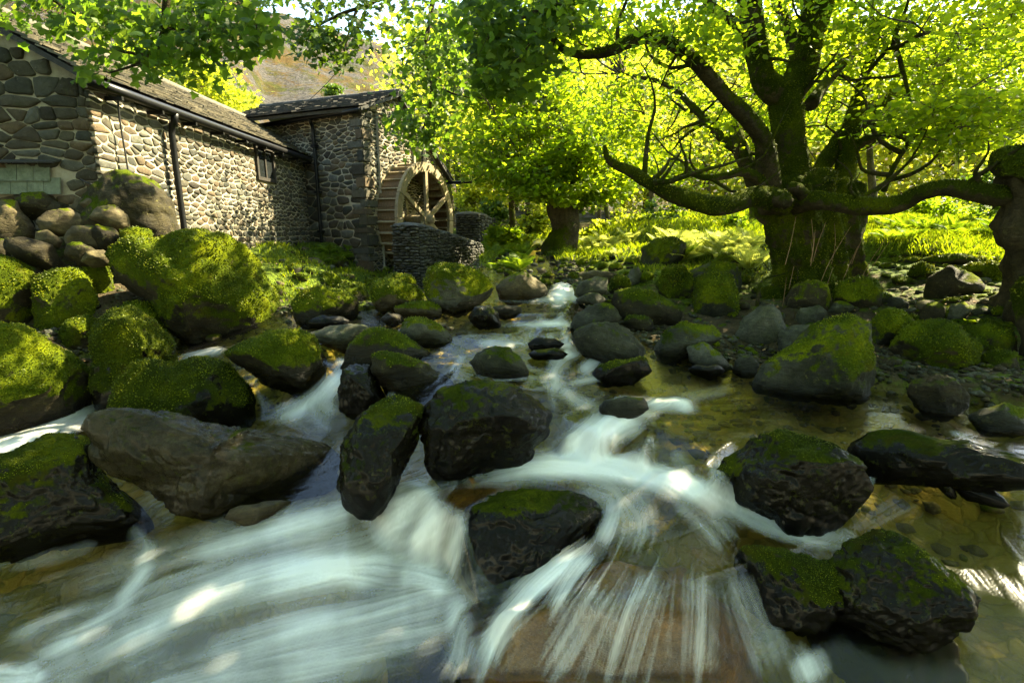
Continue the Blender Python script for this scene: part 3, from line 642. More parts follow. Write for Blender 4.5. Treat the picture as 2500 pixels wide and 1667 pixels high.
def boulder(name, poly, label, mat='rock_grey', moss=.6, thick=.8, sub=4, seed=None, D=None, cat='boulder', sink=.25, tufts=True, amp=.13, cuts=5, group=None, strata=0.0, wetk=1.0, push=.5, parent=None, tsz=1.0, fine=1.0):
    seed = seed if seed is not None else int(abs(poly[0][0]*7+poly[0][1]*13+len(poly)))
    pl = np.array(poly, float)
    x0, x1, y0, y1 = pl[:, 0].min(), pl[:, 0].max(), pl[:, 1].min(), pl[:, 1].max()
    cx, cy = pl[:, 0].mean()*.4+(x0+x1)*.3, pl[:, 1].mean()*.4+(y0+y1)*.3
    if D is None:
        bi = pl[:, 1].argmax(); bx = .5*pl[bi, 0]+.5*cx
        Dc = hit(min(max(bx, -80), 2430), min(y1, 1640)) or 6.0
    # size of the section at that distance
    if D is None:
        sc_ = Dc*K/1250; R = .5*(min(x1-x0, 1.8*(y1-y0)))*sc_; D = Dc+push*thick*R*.8
    cen = Q(cx, cy, D)
    u = np.array((cen-Vector((0, 0, CZ))).normalized())
    ax = np.array([u[1], -u[0], 0]); ax /= np.linalg.norm(ax); az = np.cross(ax, u)
    dist = (cen-Vector((0, 0, CZ))).length
    # outline in the section plane through the centre
    o2 = []
    for (x, y) in poly:
        d = np.array((Q(x, y, D)-Vector((0, 0, CZ)))); d = d/np.dot(d, u)*dist
        q = d-np.array(cen-Vector((0, 0, CZ))); o2.append((np.dot(q, ax), np.dot(q, az)))
    o2 = np.array(o2); zb = o2[:, 1].min()
    R = .5*(o2[:, 0].max()-o2[:, 0].min()+o2[:, 1].max()-o2[:, 1].min())/2
    low = o2[:, 1] < zb*.45
    o2[low, 1] = o2[low, 1]*(1+sink)-sink*R*.25
    # resample the outline as radius over angle (ray casting handles uneven spacing)
    A = np.linspace(-pi, pi, 181); rad = np.zeros(181)
    for i, a_ in enumerate(A):
        dx_, dz_ = cos(a_), sin(a_); best = 0
        for k in range(len(o2)):
            (px_, pz_), (qx, qz) = o2[k], o2[(k+1) % len(o2)]
            ex, ez = qx-px_, qz-pz_; den = dx_*ez-dz_*ex
            if abs(den) < 1e-9: continue
            t = (px_*ez-pz_*ex)/den; s = (px_*dz_-pz_*dx_)/den
            if t > 0 and -1e-6 <= s <= 1+1e-6: best = max(best, t)
        rad[i] = best
    rad[rad == 0] = np.median(rad[rad > 0]); rad[-1] = rad[0]
    k3 = np.array([.25, .5, .25]); rp = np.concatenate([rad[-4:-1], rad, rad[1:4]])
    for _ in range(3): rp = np.convolve(rp, k3, 'same')
    rad = rp[3:-3]
    S, F = rock_shape(sub, seed, amp, cuts, strata=strata, fine=fine)
    th = np.arctan2(S[:, 2], S[:, 0]); rr = np.interp(th, A, rad)
    T = thick*R
    # the flat frame: x,z follow the outline, y is depth; keep lengths of the noisy unit shape
    X = S[:, 0]*rr; Z = S[:, 2]*rr; Yd = S[:, 1]*T
    bulge = 1+.10*(1-np.abs(S[:, 1]))  # a little boxier than a ball
    X = X*bulge/1.08; Z = Z*bulge/1.08
    W = np.outer(X, ax)+np.outer(Z, az)+np.outer(Yd, u)
    me = mesh_np(name, W, F, M[mat])
    nr = np.zeros(len(W)*3, np.float32); me.vertex_normals.foreach_get('vector', nr); nr = nr.reshape(-1, 3)
    wp = W+np.array(cen)
    mo = moss+.12*(moss > .5)+(.55-.2*(moss > .5))*(nr[:, 2]-.35)+.55*fbm(wp*3.6, 4, seed+2, .6)-.04
    mo = mo-.9*np.clip(-nr[:, 2]-.1, 0, 1)
    wz = np.array([surf(cen.x, cen.y, WH)])[0]
    nearw = poly_sd(np.array([cen.x]), np.array([cen.y]), CH)[0] > -.35
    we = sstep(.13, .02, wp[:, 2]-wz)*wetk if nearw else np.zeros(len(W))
    mo = mo-we*.55
    for k, a_ in (('moss', mo), ('wet', we)):
        at = me.attributes.new(k, 'FLOAT', 'POINT'); at.data.foreach_set('value', a_.astype(np.float32))
    o = link(name, me, parent); o.location = cen
    if parent is None: tag(o, label, cat, group)
    if tufts and moss > .3: add_moss(o, D, min(1.0, .35+moss*.7), tsz)
    return o
B = boulder
# --- left bank, great mossy boulders
B('mossy_boulder', [(232,600),(245,560),(290,535),(355,548),(400,528),(450,522),(510,535),(560,570),(600,610),(630,660),(645,720),(652,760),(620,778),(520,788),(430,775),(380,740),(335,700),(290,670),(250,640)], 'largest moss-covered boulder, twice the size of its neighbours, below the mill wall', 'rock_brown', .78, .7, 5, 3, sink=.1)
B('mossy_boulder', [(68,690),(85,640),(130,615),(175,612),(205,640),(224,690),(217,730),(180,760),(110,770),(75,740)], 'round mossy boulder just left of the largest mossy boulder', 'rock_brown', .8, .9, 5, 4, D=4.3)
B('mossy_boulder', [(-60,590),(0,573),(50,590),(85,630),(82,700),(60,760),(0,780),(-60,770)], 'dark mossy boulder cut by the left frame edge under the pile of brown stones', 'rock_brown', .75, .9, 4, 5, D=4.25)
B('mossy_boulder', [(190,610),(215,596),(250,600),(262,650),(262,700),(225,710),(200,680)], 'narrow mossy rock wedged between the round boulder and the largest mossy boulder', 'rock_brown', .75, .9, 4, 6, D=4.7)
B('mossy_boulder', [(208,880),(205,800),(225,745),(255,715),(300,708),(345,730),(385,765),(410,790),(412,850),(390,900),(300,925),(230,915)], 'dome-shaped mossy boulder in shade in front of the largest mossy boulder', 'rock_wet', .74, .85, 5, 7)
B('mossy_boulder', [(135,770),(150,735),(200,722),(230,740),(225,790),(190,812),(150,800)], 'low dark mossy rock squeezed between two boulders in the left gully', 'rock_brown', .72, .9, 4, 8, D=4.1)
B('mossy_boulder', [(255,725),(290,695),(340,690),(380,720),(390,770),(330,790),(280,770)], 'small shaded mossy rock right under the largest boulder', 'rock_brown', .68, .9, 4, 9, D=4.35)
B('mossy_boulder', [(-90,800),(-60,760),(0,742),(50,750),(110,780),(170,815),(210,850),(218,900),(200,945),(170,965),(100,980),(0,985),(-90,980)], 'broad sun-striped mossy boulder at the left frame edge with bare lichened flank', 'rock_brown', .62, .75, 5, 10)
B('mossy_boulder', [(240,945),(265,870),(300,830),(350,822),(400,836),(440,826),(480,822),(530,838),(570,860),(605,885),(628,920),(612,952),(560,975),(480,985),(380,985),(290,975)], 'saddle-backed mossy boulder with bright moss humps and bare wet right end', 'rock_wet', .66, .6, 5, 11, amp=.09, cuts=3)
B('mossy_boulder', [(510,810),(560,785),(620,760),(680,757),(730,775),(760,800),(782,835),(765,862),(720,890),(660,885),(600,865),(545,840)], 'slanting wedge boulder with mossy back beside the left little fall', 'rock_brown', .56, .65, 5, 12, cuts=4)
B('long_boulder', [(203,1010),(213,965),(245,948),(320,946),(400,955),(480,968),(560,985),(640,1000),(720,1010),(768,1030),(775,1070),(742,1105),(680,1120),(600,1140),(540,1157),(460,1157),(380,1130),(300,1110),(240,1090),(203,1060)], 'long bare grey-brown boulder lying across the stream, lit by the sun at its middle', 'rock_semi', .2, .5, 6, 13, tufts=False, cuts=4, strata=.012, wetk=1.4)
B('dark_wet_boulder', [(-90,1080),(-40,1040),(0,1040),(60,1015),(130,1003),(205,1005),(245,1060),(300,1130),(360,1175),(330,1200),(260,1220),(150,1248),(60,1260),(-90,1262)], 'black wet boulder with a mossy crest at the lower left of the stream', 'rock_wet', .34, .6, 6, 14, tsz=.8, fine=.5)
B('mossy_boulder', [(788,835),(800,795),(840,760),(870,750),(920,765),(970,795),(1012,812),(960,822),(880,830),(820,840)], 'pointed mossy rock rising midstream behind the tilted slab', 'rock_brown', .66, .7, 4, 15)
B('tilted_slab', [(848,852),(852,812),(880,803),(930,816),(985,838),(1035,872),(1042,895),(1000,912),(930,915),(880,902),(860,880)], 'tilted flat-topped slab with a sunlit top and mossy edge', 'rock_brown', .42, .6, 5, 16, cuts=6, D=3.32)
B('dark_wet_boulder', [(778,895),(788,850),(820,828),(850,828),(872,880),(905,925),(880,950),(820,945),(782,930)], 'black wet rock leaning under the tilted slab beside the small left fall', 'rock_wet', .15, .8, 5, 17, tufts=False, cuts=7, D=3.25)
B('dark_wet_boulder', [(776,1100),(788,1020),(830,950),(890,913),(945,913),(980,940),(965,1010),(935,1060),(903,1110),(872,1148),(830,1153),(793,1132)], 'black wet boulder with mossy top, standing between long boulder and glossy boulder', 'rock_wet', .44, .7, 5, 18, cuts=3)
B('glossy_boulder', [(953,985),(973,940),(1010,895),(1060,874),(1120,872),(1180,888),(1230,915),(1266,950),(1264,990),(1232,1022),(1200,1052),(1160,1050),(1090,1062),(1060,1080),(1020,1088),(983,1040)], 'big glossy blue-grey boulder shining wet in the middle of the stream', 'rock_wet', .10, .75, 6, 19, tufts=False, cuts=3, strata=.008, fine=.35)
B('smooth_boulder', [(1076,832),(1095,808),(1135,795),(1170,799),(1200,820),(1219,850),(1200,864),(1140,866),(1090,856)], 'smooth rounded grey boulder in open water behind the glossy boulder', 'rock_grey', .22, .8, 4, 20, tufts=False, amp=.07, cuts=2)
B('mossy_boulder', [(918,748),(935,728),(975,724),(1000,740),(1025,760),(1042,782),(1000,790),(940,788),(918,772)], 'small angular rock with moss streaks upstream of the pointed mossy rock', 'rock_pale', .42, .8, 4, 21)
B('flat_slab', [(690,772),(760,748),(830,744),(872,758),(852,775),(790,802),(735,788)], 'pale flat slab lying just above the water beside the largest mossy boulder', 'rock_pale', .12, .8, 4, 22, tufts=False)
B('bright_mossy_boulder', [(974,650),(984,615),(1010,604),(1060,606),(1100,620),(1126,650),(1132,680),(1110,702),(1070,715),(1030,708),(990,698),(977,680)], 'brightly sunlit mossy boulder in front of the dry-stone wall', 'rock_pale', .60, .85, 5, 23, amp=.08, cuts=3)
B('mossy_boulder', [(841,662),(850,641),(900,637),(950,655),(980,680),(984,698),(950,708),(910,716),(870,708),(850,688)], 'yellow mossy oval boulder left of the sunlit boulder by the dry-stone wall', 'rock_warm', .60, .8, 4, 24)
B('mossy_boulder', [(900,706),(940,694),(985,690),(1015,708),(1015,725),(960,732),(915,726)], 'low mossy rock at the foot of the yellow oval boulder', 'rock_warm', .55, .8, 4, 25)
B('mossy_boulder', [(667,692),(690,665),(740,656),(790,668),(820,690),(816,722),(770,738),(700,740),(672,722)], 'sunlit mossy mound right beside the largest mossy boulder', 'rock_brown', .72, .8, 4, 26)
B('brown_rock', [(868,735),(890,718),(925,722),(930,740),(900,748)], 'small brown wet stone at the water edge below the oval boulder', 'rock_brown', .2, .8, 3, 27, tufts=False)
B('dark_rock', [(690,740),(740,722),(800,728),(805,745),(740,755)], 'dark low rock at the waterline under the sunlit mossy mound', 'rock_wet', .3, .8, 3, 28, tufts=False)
B('mossy_boulder', [(760,668),(790,640),(835,650),(850,680),(840,715),(800,720),(765,700)], 'dark mossy rock between the mossy mound and the yellow oval boulder', 'rock_brown', .65, .9, 4, 29, D=5.1)
B('mossy_boulder', [(880,640),(905,624),(945,632),(958,652),(930,665),(890,658)], 'small mossy hump behind the yellow oval boulder', 'rock_brown', .8, .9, 3, 30, D=5.6)
B('brown_boulder', [(1130,662),(1150,636),(1200,624),(1232,640),(1264,668),(1242,684),(1180,690),(1138,684)], 'sloping red-brown boulder right of the sunlit mossy boulder', 'rock_warm', .3, .7, 4, 31)
B('wet_rock', [(1076,732),(1090,705),(1130,697),(1150,720),(1152,744),(1100,750)], 'dark wet rock at the foot of the upper fall', 'rock_wet', .3, .8, 4, 32, tufts=False)
B('flat_slab', [(1120,706),(1160,700),(1198,703),(1202,722),(1160,730),(1125,724)], 'flat ledge stone beside the second step of the stream', 'rock_brown', .2, .8, 3, 33, tufts=False)
B('pale_rock', [(1320,672),(1334,646),(1370,635),(1396,640),(1394,672),(1350,692)], 'pale block-like rock right of the upper fall', 'rock_pale', .3, .8, 4, 34, tufts=False)
B('flat_slab', [(1288,648),(1310,628),(1370,620),(1432,630),(1430,648),(1360,655)], 'broad low slab behind the pale block at the top of the falls', 'rock_warm', .3, .7, 3, 35, tufts=False)
B('mossy_rock', [(1393,672),(1402,640),(1425,628),(1448,640),(1450,668),(1420,678)], 'orange-topped mossy rock behind the pale block', 'rock_brown', .6, .8, 3, 36)
B('pale_rock', [(1440,640),(1448,618),(1465,612),(1478,632),(1472,652),(1450,655)], 'small upright pale rock behind the orange-topped one', 'rock_pale', .15, .8, 3, 37, tufts=False)
B('grey_rock', [(1318,690),(1340,672),(1375,670),(1392,688),(1380,702),(1340,705)], 'small mottled rock in front of the pale block', 'rock_pale', .2, .8, 3, 38, tufts=False)
B('long_boulder', [(1402,692),(1415,668),(1450,662),(1500,668),(1545,690),(1575,712),(1562,738),(1500,748),(1440,738),(1404,712)], 'long dark grey boulder with a moss cap on its left end', 'rock_brown', .36, .7, 4, 39)
B('mossy_rock', [(1428,740),(1440,724),(1480,720),(1503,738),(1498,762),(1450,762)], 'low green rock under the long dark grey boulder', 'rock_brown', .5, .8, 3, 40)
B('grey_boulder', [(1303,752),(1318,725),(1355,702),(1390,694),(1412,706),(1428,732),(1402,748),(1340,775),(1312,778)], 'hunched grey boulder at the right end of the stone step', 'rock_grey', .28, .8, 4, 41, tufts=False)
B('grey_boulder', [(1318,792),(1323,755),(1360,742),(1420,738),(1452,755),(1478,802),(1472,828),(1420,830),(1380,835),(1338,815)], 'two-humped grey boulder standing in the water right of midstream', 'rock_grey', .24, .8, 5, 42, tufts=False)
B('mossy_rock', [(1352,870),(1373,840),(1430,820),(1482,816),(1503,856),(1450,875),(1390,878)], 'low moss-speckled rock in front of the two-humped grey boulder', 'rock_wet', .45, .7, 4, 43)
B('submerged_rock', [(1210,812),(1230,802),(1280,800),(1302,812),(1290,825),(1230,824)], 'low rock barely breaking the water below the step', 'rock_wet', .4, .8, 3, 44, tufts=False)
B('submerged_rock', [(1365,940),(1385,920),(1440,910),(1482,918),(1490,945),(1440,958),(1385,955)], 'drowned rock with water curling over it, above the main fall', 'rock_grey', .2, .7, 3, 45, tufts=False)
B('wet_rock', [(1210,790),(1235,772),(1280,778),(1300,795),(1260,805),(1222,803)], 'dark rock inside the small stone step with water running over it', 'rock_wet', .2, .7, 3, 46, tufts=False)
# --- right bank
B('grey_rock', [(1570,828),(1578,792),(1618,785),(1660,813),(1688,842),(1650,850),(1600,843)], 'grey rock with a green edge at the right shore', 'rock_pale', .4, .8, 4, 50, tufts=False)
B('grey_rock', [(1572,852),(1598,832),(1650,838),(1678,858),(1630,868)], 'dark flat stone at the waterline of the right shore', 'rock_wet', .1, .8, 3, 51, tufts=False)
B('grey_rock', [(1680,850),(1692,822),(1725,815),(1745,838),(1738,858),(1700,862)], 'small dark stone between the shore rocks and the big mossy wedge', 'rock_grey', .1, .8, 3, 52, tufts=False)
B('mossy_boulder', [(1478,802),(1508,765),(1568,738),(1640,748),(1665,780),(1605,800),(1550,824),(1490,820)], 'low broad boulder with brown moss on the right shore', 'rock_pale', .45, .7, 4, 53)
B('grey_boulder', [(1688,762),(1703,730),(1740,704),(1775,696),(1792,715),(1808,757),(1790,784),(1740,784)], 'angular grey boulder with a sharp ridge on the right shore', 'rock_pale', .12, .8, 4, 54, tufts=False, cuts=9)
B('pale_rock', [(1782,800),(1790,762),(1822,743),(1870,748),(1880,775),(1830,800),(1795,815)], 'pale lichened rock behind the big mossy wedge', 'rock_pale', .2, .8, 4, 55, tufts=False)
B('mossy_boulder', [(1732,862),(1758,830),(1818,780),(1868,740),(1920,727),(1970,727),(1996,745),(2004,790),(2012,850),(2010,907),(1960,912),(1880,898),(1800,893),(1748,878)], 'big wedge-shaped boulder with glowing moss on its top, on the right shore', 'rock_grey', .5, .75, 5, 56, cuts=6)
B('mossy_boulder', [(1988,747),(2008,715),(2040,706),(2075,711),(2094,735),(2077,765),(2040,790),(2000,805)], 'rounded mossy boulder just behind the big wedge', 'rock_grey', .6, .9, 4, 57, D=3.75)
B('mossy_boulder', [(2043,800),(2058,765),(2100,736),(2150,729),(2190,739),(2228,770),(2258,802),(2242,842),(2200,865),(2130,872),(2068,855)], 'fuzzy dark mossy boulder right of the big wedge', 'rock_brown', .82, .85, 5, 58, amp=.1, D=3.45)
B('mossy_boulder', [(2193,775),(2210,748),(2270,740),(2325,760),(2335,812),(2290,855),(2238,850)], 'flat mossy boulder behind the fuzzy one towards the right tree', 'rock_brown', .6, .9, 4, 59, D=3.65)
B('grey_boulder', [(2083,897),(2098,870),(2150,852),(2192,870),(2228,907),(2224,934),(2180,952),(2120,948),(2092,928)], 'lichened round grey-green boulder at the right shore of the pool', 'rock_brown', .36, .85, 5, 60, tufts=False, amp=.08)
B('smooth_boulder', [(2218,958),(2250,932),(2310,924),(2360,936),(2395,985),(2330,995),(2258,990)], 'smooth flat green-grey stone in the right corner of the pool', 'rock_grey', .3, .8, 4, 61, tufts=False)
B('mossy_rock', [(2275,915),(2290,890),(2340,875),(2400,880),(2400,930),(2320,930)], 'mossy stone at the right frame edge above the pool', 'rock_brown', .6, .8, 4, 62, D=3.05)
B('mossy_boulder', [(2240,880),(2250,820),(2290,800),(2340,810),(2345,870),(2300,900)], 'shaded dark boulder beneath the right-hand tree roots', 'rock_brown', .5, .9, 4, 63, D=3.3)
B('dark_mossy_boulder', [(1638,1092),(1655,1050),(1720,1010),(1790,994),(1850,994),(1930,1020),(1980,1060),(2005,1110),(1992,1152),(1940,1182),(1890,1205),(1830,1200),(1790,1180),(1740,1152),(1698,1127)], 'dark two-lobed mossy boulder in the stream, right of the main white band', 'rock_wet', .44, .7, 6, 64, tsz=.7, fine=.6, cuts=3, amp=.17)
B('rock_ledge', [(1953,1022),(2000,995),(2080,987),(2180,1000),(2280,1030),(2430,1062),(2430,1125),(2250,1110),(2100,1095),(2000,1085),(1962,1052)], 'long dark ledge running out to the right frame edge', 'rock_wet', .3, .6, 5, 65, tufts=False)
B('dark_slab', [(2178,1110),(2200,1092),(2240,1100),(2300,1135),(2328,1160),(2290,1158),(2220,1140)], 'small sharp dark slab poking out of the right-hand water', 'rock_wet', .3, .6, 3, 66, tufts=False)
B('dark_slab', [(2140,1098),(2165,1092),(2195,1125),(2210,1148),(2185,1145),(2155,1120)], 'narrow dark stone beside the sharp slab in the right-hand water', 'rock_wet', .3, .6, 3, 67, tufts=False)
B('dark_mossy_boulder', [(1900,1300),(1940,1245),(2000,1223),(2080,1231),(2132,1260),(2182,1310),(2244,1360),(2260,1410),(2232,1448),(2150,1455),(2010,1440),(1900,1400),(1880,1350)], 'craggy dark boulder nearest the camera at the lower right', 'rock_wet', .46, .7, 6, 68, tsz=.7, cuts=3, amp=.24, fine=.8)
B('dark_mossy_boulder', [(1700,1292),(1718,1260),(1790,1264),(1860,1277),(1950,1285),(2020,1340),(1900,1420),(1830,1430),(1780,1420),(1730,1370)], 'low dark hump joined to the left of the craggy foreground boulder', 'rock_wet', .46, .7, 5, 69, tsz=.7, cuts=3, amp=.22)
B('dark_wet_boulder', [(1850,1440),(1900,1390),(2000,1400),(2120,1430),(2200,1480),(2225,1560),(2180,1660),(1980,1680),(1890,1580)], 'wet black rock with blue sheen at the bottom edge under the craggy boulder', 'rock_wet', .25, .6, 5, 70, tufts=False, D=1.55, sink=.1)
B('dark_wet_boulder', [(1058,1202),(1083,1160),(1140,1134),(1220,1126),(1300,1130),(1362,1155),(1394,1190),(1372,1217),(1342,1248),(1292,1288),(1232,1325),(1160,1350),(1098,1338),(1066,1302),(1058,1252)], 'egg-shaped black wet boulder between the white curtain and the front fall', 'rock_wet', .38, .75, 6, 71, tufts=False, amp=.08, D=2.12, fine=.5, cuts=2)
B('submerged_rock', [(890,1500),(940,1470),(1010,1480),(1050,1530),(1060,1620),(900,1640)], 'grey rock drowned under white water at the bottom edge', 'rock_grey', .1, .6, 4, 73, tufts=False, D=1.68)
B('submerged_rock', [(515,1190),(530,1165),(600,1150),(680,1148),(640,1185),(560,1200)], 'low brown stone at the foot of the long boulder', 'rock_warm', .1, .7, 3, 74, tufts=False)
B('submerged_rock', [(985,1160),(1010,1120),(1080,1100),(1180,1100),(1200,1150),(1100,1200),(1020,1190)], 'brown rock lip where the white curtain pours over', 'rock_orange', .25, .5, 4, 75, tufts=False, D=2.32, wetk=.4)
# around the great tree
B('mossy_boulder', [(1583,692),(1598,640),(1640,625),(1680,630),(1699,665),(1699,712),(1650,726),(1598,716)], 'green mossy block left of the great tree trunk', 'rock_grey', .6, .85, 4, 80)
B('mossy_boulder', [(1565,650),(1585,615),(1640,597),(1690,610),(1705,640),(1690,680),(1600,690)], 'grey-flanked boulder with sunny crest behind the mossy block', 'rock_grey', .5, .8, 4, 81, D=5.3)
B('mossy_boulder', [(1508,652),(1528,615),(1570,606),(1592,640),(1590,680),(1530,690)], 'mossy rock beside the fern left of the great tree', 'rock_brown', .7, .9, 4, 82, D=5.3)
B('mossy_boulder', [(1636,602),(1655,580),(1690,575),(1722,596),(1715,615),(1660,618)], 'small sunlit mossy hump behind the rocks left of the great tree', 'rock_brown', .75, .9, 3, 83, D=6.2)
B('grey_boulder', [(1458,620),(1470,570),(1500,548),(1545,545),(1575,560),(1570,590),(1520,630),(1480,640)], 'tall half-mossy boulder in the ferns upstream', 'rock_grey', .5, .8, 4, 84, D=6.8)
B('mossy_boulder', [(1803,690),(1825,655),(1860,643),(1900,650),(1912,680),(1905,708),(1850,715),(1815,708)], 'mossy boulder at the foot of the great tree', 'rock_brown', .6, .8, 4, 85)
B('mossy_boulder', [(1908,685),(1925,645),(1970,634),(2015,640),(2032,670),(2022,700),(1950,710)], 'flat-sided mossy boulder right of the great tree foot', 'rock_brown', .6, .8, 4, 86)
B('brown_boulder', [(2120,674),(2134,635),(2182,609),(2232,625),(2264,655),(2257,674),(2180,682),(2133,690)], 'bare olive-brown boulder in the clearing on the right bank', 'rock_brown', .3, .8, 4, 87, tufts=False, amp=.08)
B('mossy_boulder', [(2083,632),(2098,608),(2120,600),(2145,612),(2152,632),(2120,648)], 'little round mossy cushion in the clearing', 'rock_brown', .9, .9, 4, 88)
B('mossy_boulder', [(2200,625),(2230,603),(2280,598),(2318,615),(2325,638),(2270,645)], 'broad mossy cushion behind the olive-brown boulder', 'rock_brown', .9, .9, 4, 89)
B('mossy_slab', [(2105,600),(2140,586),(2220,583),(2262,598),(2230,610),(2140,612)], 'flat mossy slab at the foot of the turf ledge', 'rock_brown', .7, .8, 3, 90)
B('grey_rock', [(1818,735),(1838,708),(1884,700),(1900,718),(1880,742),(1840,750)], 'grey-green stone in the gravel below the great tree', 'rock_pale', .25, .8, 4, 91, tufts=False)
B('grey_rock', [(1896,715),(1912,692),(1945,688),(1965,705),(1945,722),(1915,724)], 'pale speckled stone in the gravel under the flat-sided boulder', 'rock_pale', .25, .8, 3, 92, tufts=False)
B('grey_rock', [(2108,728),(2122,700),(2155,690),(2172,708),(2168,732),(2135,742)], 'rounded green-grey stone below the olive-brown boulder', 'rock_brown', .35, .8, 3, 93, tufts=False)
B('grey_rock', [(2170,725),(2185,700),(2215,692),(2232,712),(2220,735),(2190,740)], 'white-spotted stone beside the rounded green-grey one', 'rock_pale', .35, .8, 3, 94, tufts=False)
B('mossy_rock', [(1880,765),(1895,745),(1930,738),(1942,755),(1925,775)], 'small mossy stone tucked against the big wedge', 'rock_brown', .6, .8, 3, 95, D=4.0)
# left pile of bare stones under the gable
B('great_boulder', [(162,470),(178,405),(230,387),(290,391),(345,413),(390,450),(405,500),(414,545),(340,560),(250,555),(175,540)], 'huge bare dome boulder leaning against the mill wall', 'rock_brown', .30, .8, 5, 100, D=5.1, tufts=False, amp=.07, cuts=2)
for i, (pl, lb, mt, D_) in enumerate([
 ([(-30,500),(0,458),(40,462),(75,500),(82,540),(30,550),(-30,545)], 'brown oval stone at the left frame edge in the bare pile', 'rock_warm', 4.75),
 ([(25,465),(50,443),(100,440),(135,462),(150,490),(100,500),(50,490)], 'mossy-topped stone at the top left of the bare pile', 'rock_brown', 4.95),
 ([(80,505),(110,482),(160,478),(207,510),(200,528),(140,535),(95,528)], 'pale sun-patched stone in the middle of the bare pile', 'rock_warm', 4.75),
 ([(72,560),(82,532),(110,528),(145,552),(135,565)], 'small yellow-lit stone low in the bare pile', 'rock_warm', 4.6),
 ([(5,570),(15,545),(60,545),(120,562),(150,600),(145,620),(95,615),(40,595)], 'long smooth dark stone lying below the bare pile', 'rock_brown', 4.45),
 ([(148,590),(152,560),(185,550),(225,578),(228,600),(180,608)], 'dark mossy stone below the yellow-lit ones', 'rock_brown', 4.5),
 ([(145,545),(165,520),(215,518),(235,545),(240,570),(190,575),(155,565)], 'golden stone with a moss rim at the right of the bare pile', 'rock_warm', 4.65),
 ([(205,500),(220,472),(262,470),(295,495),(298,520),(250,520)], 'brown stone resting against the huge dome boulder', 'rock_warm', 4.8),
 ([(160,480),(175,455),(225,460),(240,482),(200,495)], 'thin slab stone propped behind the pale sun-patched one', 'rock_warm', 5.0),
 ([(180,468),(200,455),(232,462),(238,475),(200,480)], 'small round stone on top of the bare pile', 'rock_warm', 4.9),
 ([(185,600),(195,578),(235,572),(262,590),(255,605),(210,610)], 'flat golden pebble-like stone beside the mossy giant', 'rock_warm', 4.5),
 ([(200,545),(220,515),(260,520),(285,548),(270,575),(225,570)], 'grey-brown stone tucked between golden stone and dome boulder', 'rock_brown', 4.7),
 ([(90,480),(120,462),(170,470),(180,490),(130,498)], 'shaded brown stone behind the pale one', 'rock_brown', 5.0),
 ([(-30,575),(0,545),(20,560),(25,600),(-30,610)], 'dark stone at the left frame edge under the bare pile', 'rock_brown', 4.5),
 ([(270,560),(275,530),(310,520),(350,530),(355,560),(310,570)], 'mossy stone between the dome boulder and the mossy giant', 'rock_brown', 4.75),
]):
    B('pile_stone', pl, lb, mt, .62 if i == 14 else (.35 if i in (1, 5) else .1), .85, 4, 120+i, D=D_, tufts=(i == 14), cat='stone', amp=.08, cuts=2, group='bare stones heaped below the gable')

# --- smaller stones: variants shared by copies
def variant(seed, mat, moss, flat):
    V, F = rock_shape(3, seed, .16, 4); r = np.random.RandomState(seed)
    V = V*np.array([1, r.uniform(.7, 1), flat]); me = mesh_np('river_stone', V, F, M[mat])
    nr = np.zeros(len(V)*3, np.float32); me.vertex_normals.foreach_get('vector', nr); nr = nr.reshape(-1, 3)
    for k, a_ in (('moss', moss+.5*(nr[:, 2]-.3)+.3*fbm(V*2, 3, seed)), ('wet', np.zeros(len(V)))):
        at = me.attributes.new(k, 'FLOAT', 'POINT'); at.data.foreach_set('value', a_.astype(np.float32))
    return me
VAR = {'dry': [variant(200+i, ['rock_pale', 'rock_grey', 'rock_pale', 'rock_brown', 'rock_warm'][i % 5], .12+.06*(i % 3), .6) for i in range(8)],
       'mossy': [variant(220+i, ['rock_brown', 'rock_grey'][i % 2], .68, .7) for i in range(6)],
       'wet': [variant(240+i, ['rock_wet', 'rock_brown', 'rock_wet'][i % 3], .25, .6) for i in range(5)]}
def scatter(poly, n, r0, r1, kinds, label, group, cat, name, seed, lift=.35, tufts=False):
    r = np.random.RandomState(seed); pl = np.array(poly, float); placed = []; tries = 0
    while len(placed) < n and tries < n*30:
        tries += 1
        x = r.uniform(pl[:, 0].min(), pl[:, 0].max()); y = r.uniform(pl[:, 1].min(), pl[:, 1].max())
        if poly_sd(np.array([x]), np.array([y]), poly)[0] < 0: continue
        D = hit(x, y, 2.0, 13.0)
        if D is None: continue
        s = r.uniform(0, 1)**1.6*(r1-r0)+r0
        if any((x-a)**2+((y-b_)*1.6)**2 < ((s+c_)*.8)**2 for a, b_, c_ in placed): continue
        placed.append((x, y, s)); R = s*K*D/1250
        c = Q(x, y, D); kd = kinds[r.randint(len(kinds))]; me = VAR[kd][r.randint(len(VAR[kd]))]
        o = link(name, me); o.location = (c.x, c.y, c.z+R*lift*.4); o.scale = (R, R*r.uniform(.8, 1.1), R*r.uniform(.7, 1.2)); o.rotation_euler = (r.uniform(-.3, .3), r.uniform(-.3, .3), r.uniform(0, 6.28))
        tag(o, label, cat, group)
        if tufts and kd == 'mossy' and s > 12:
            a = add_moss(o, D, .8, 1.0)
            md = a.modifiers[0]; ids = {it.name: it.identifier for it in MOSS.interface.items_tree if it.item_type == 'SOCKET' and it.in_out == 'INPUT'}
            sz = .0030*D/R; md[ids['Density']] = .6/(sz*sz); md[ids['Size']] = sz
scatter([(1500,700),(1700,690),(2100,640),(2352,640),(2352,760),(2100,790),(1900,800),(1700,820),(1500,830),(1450,770)], 150, 5, 17, ['dry', 'dry', 'dry', 'mossy'], 'small grey-green river stone in the gravel of the right shore', 'river stones on the right shore', 'stone', 'river_stone', 5)
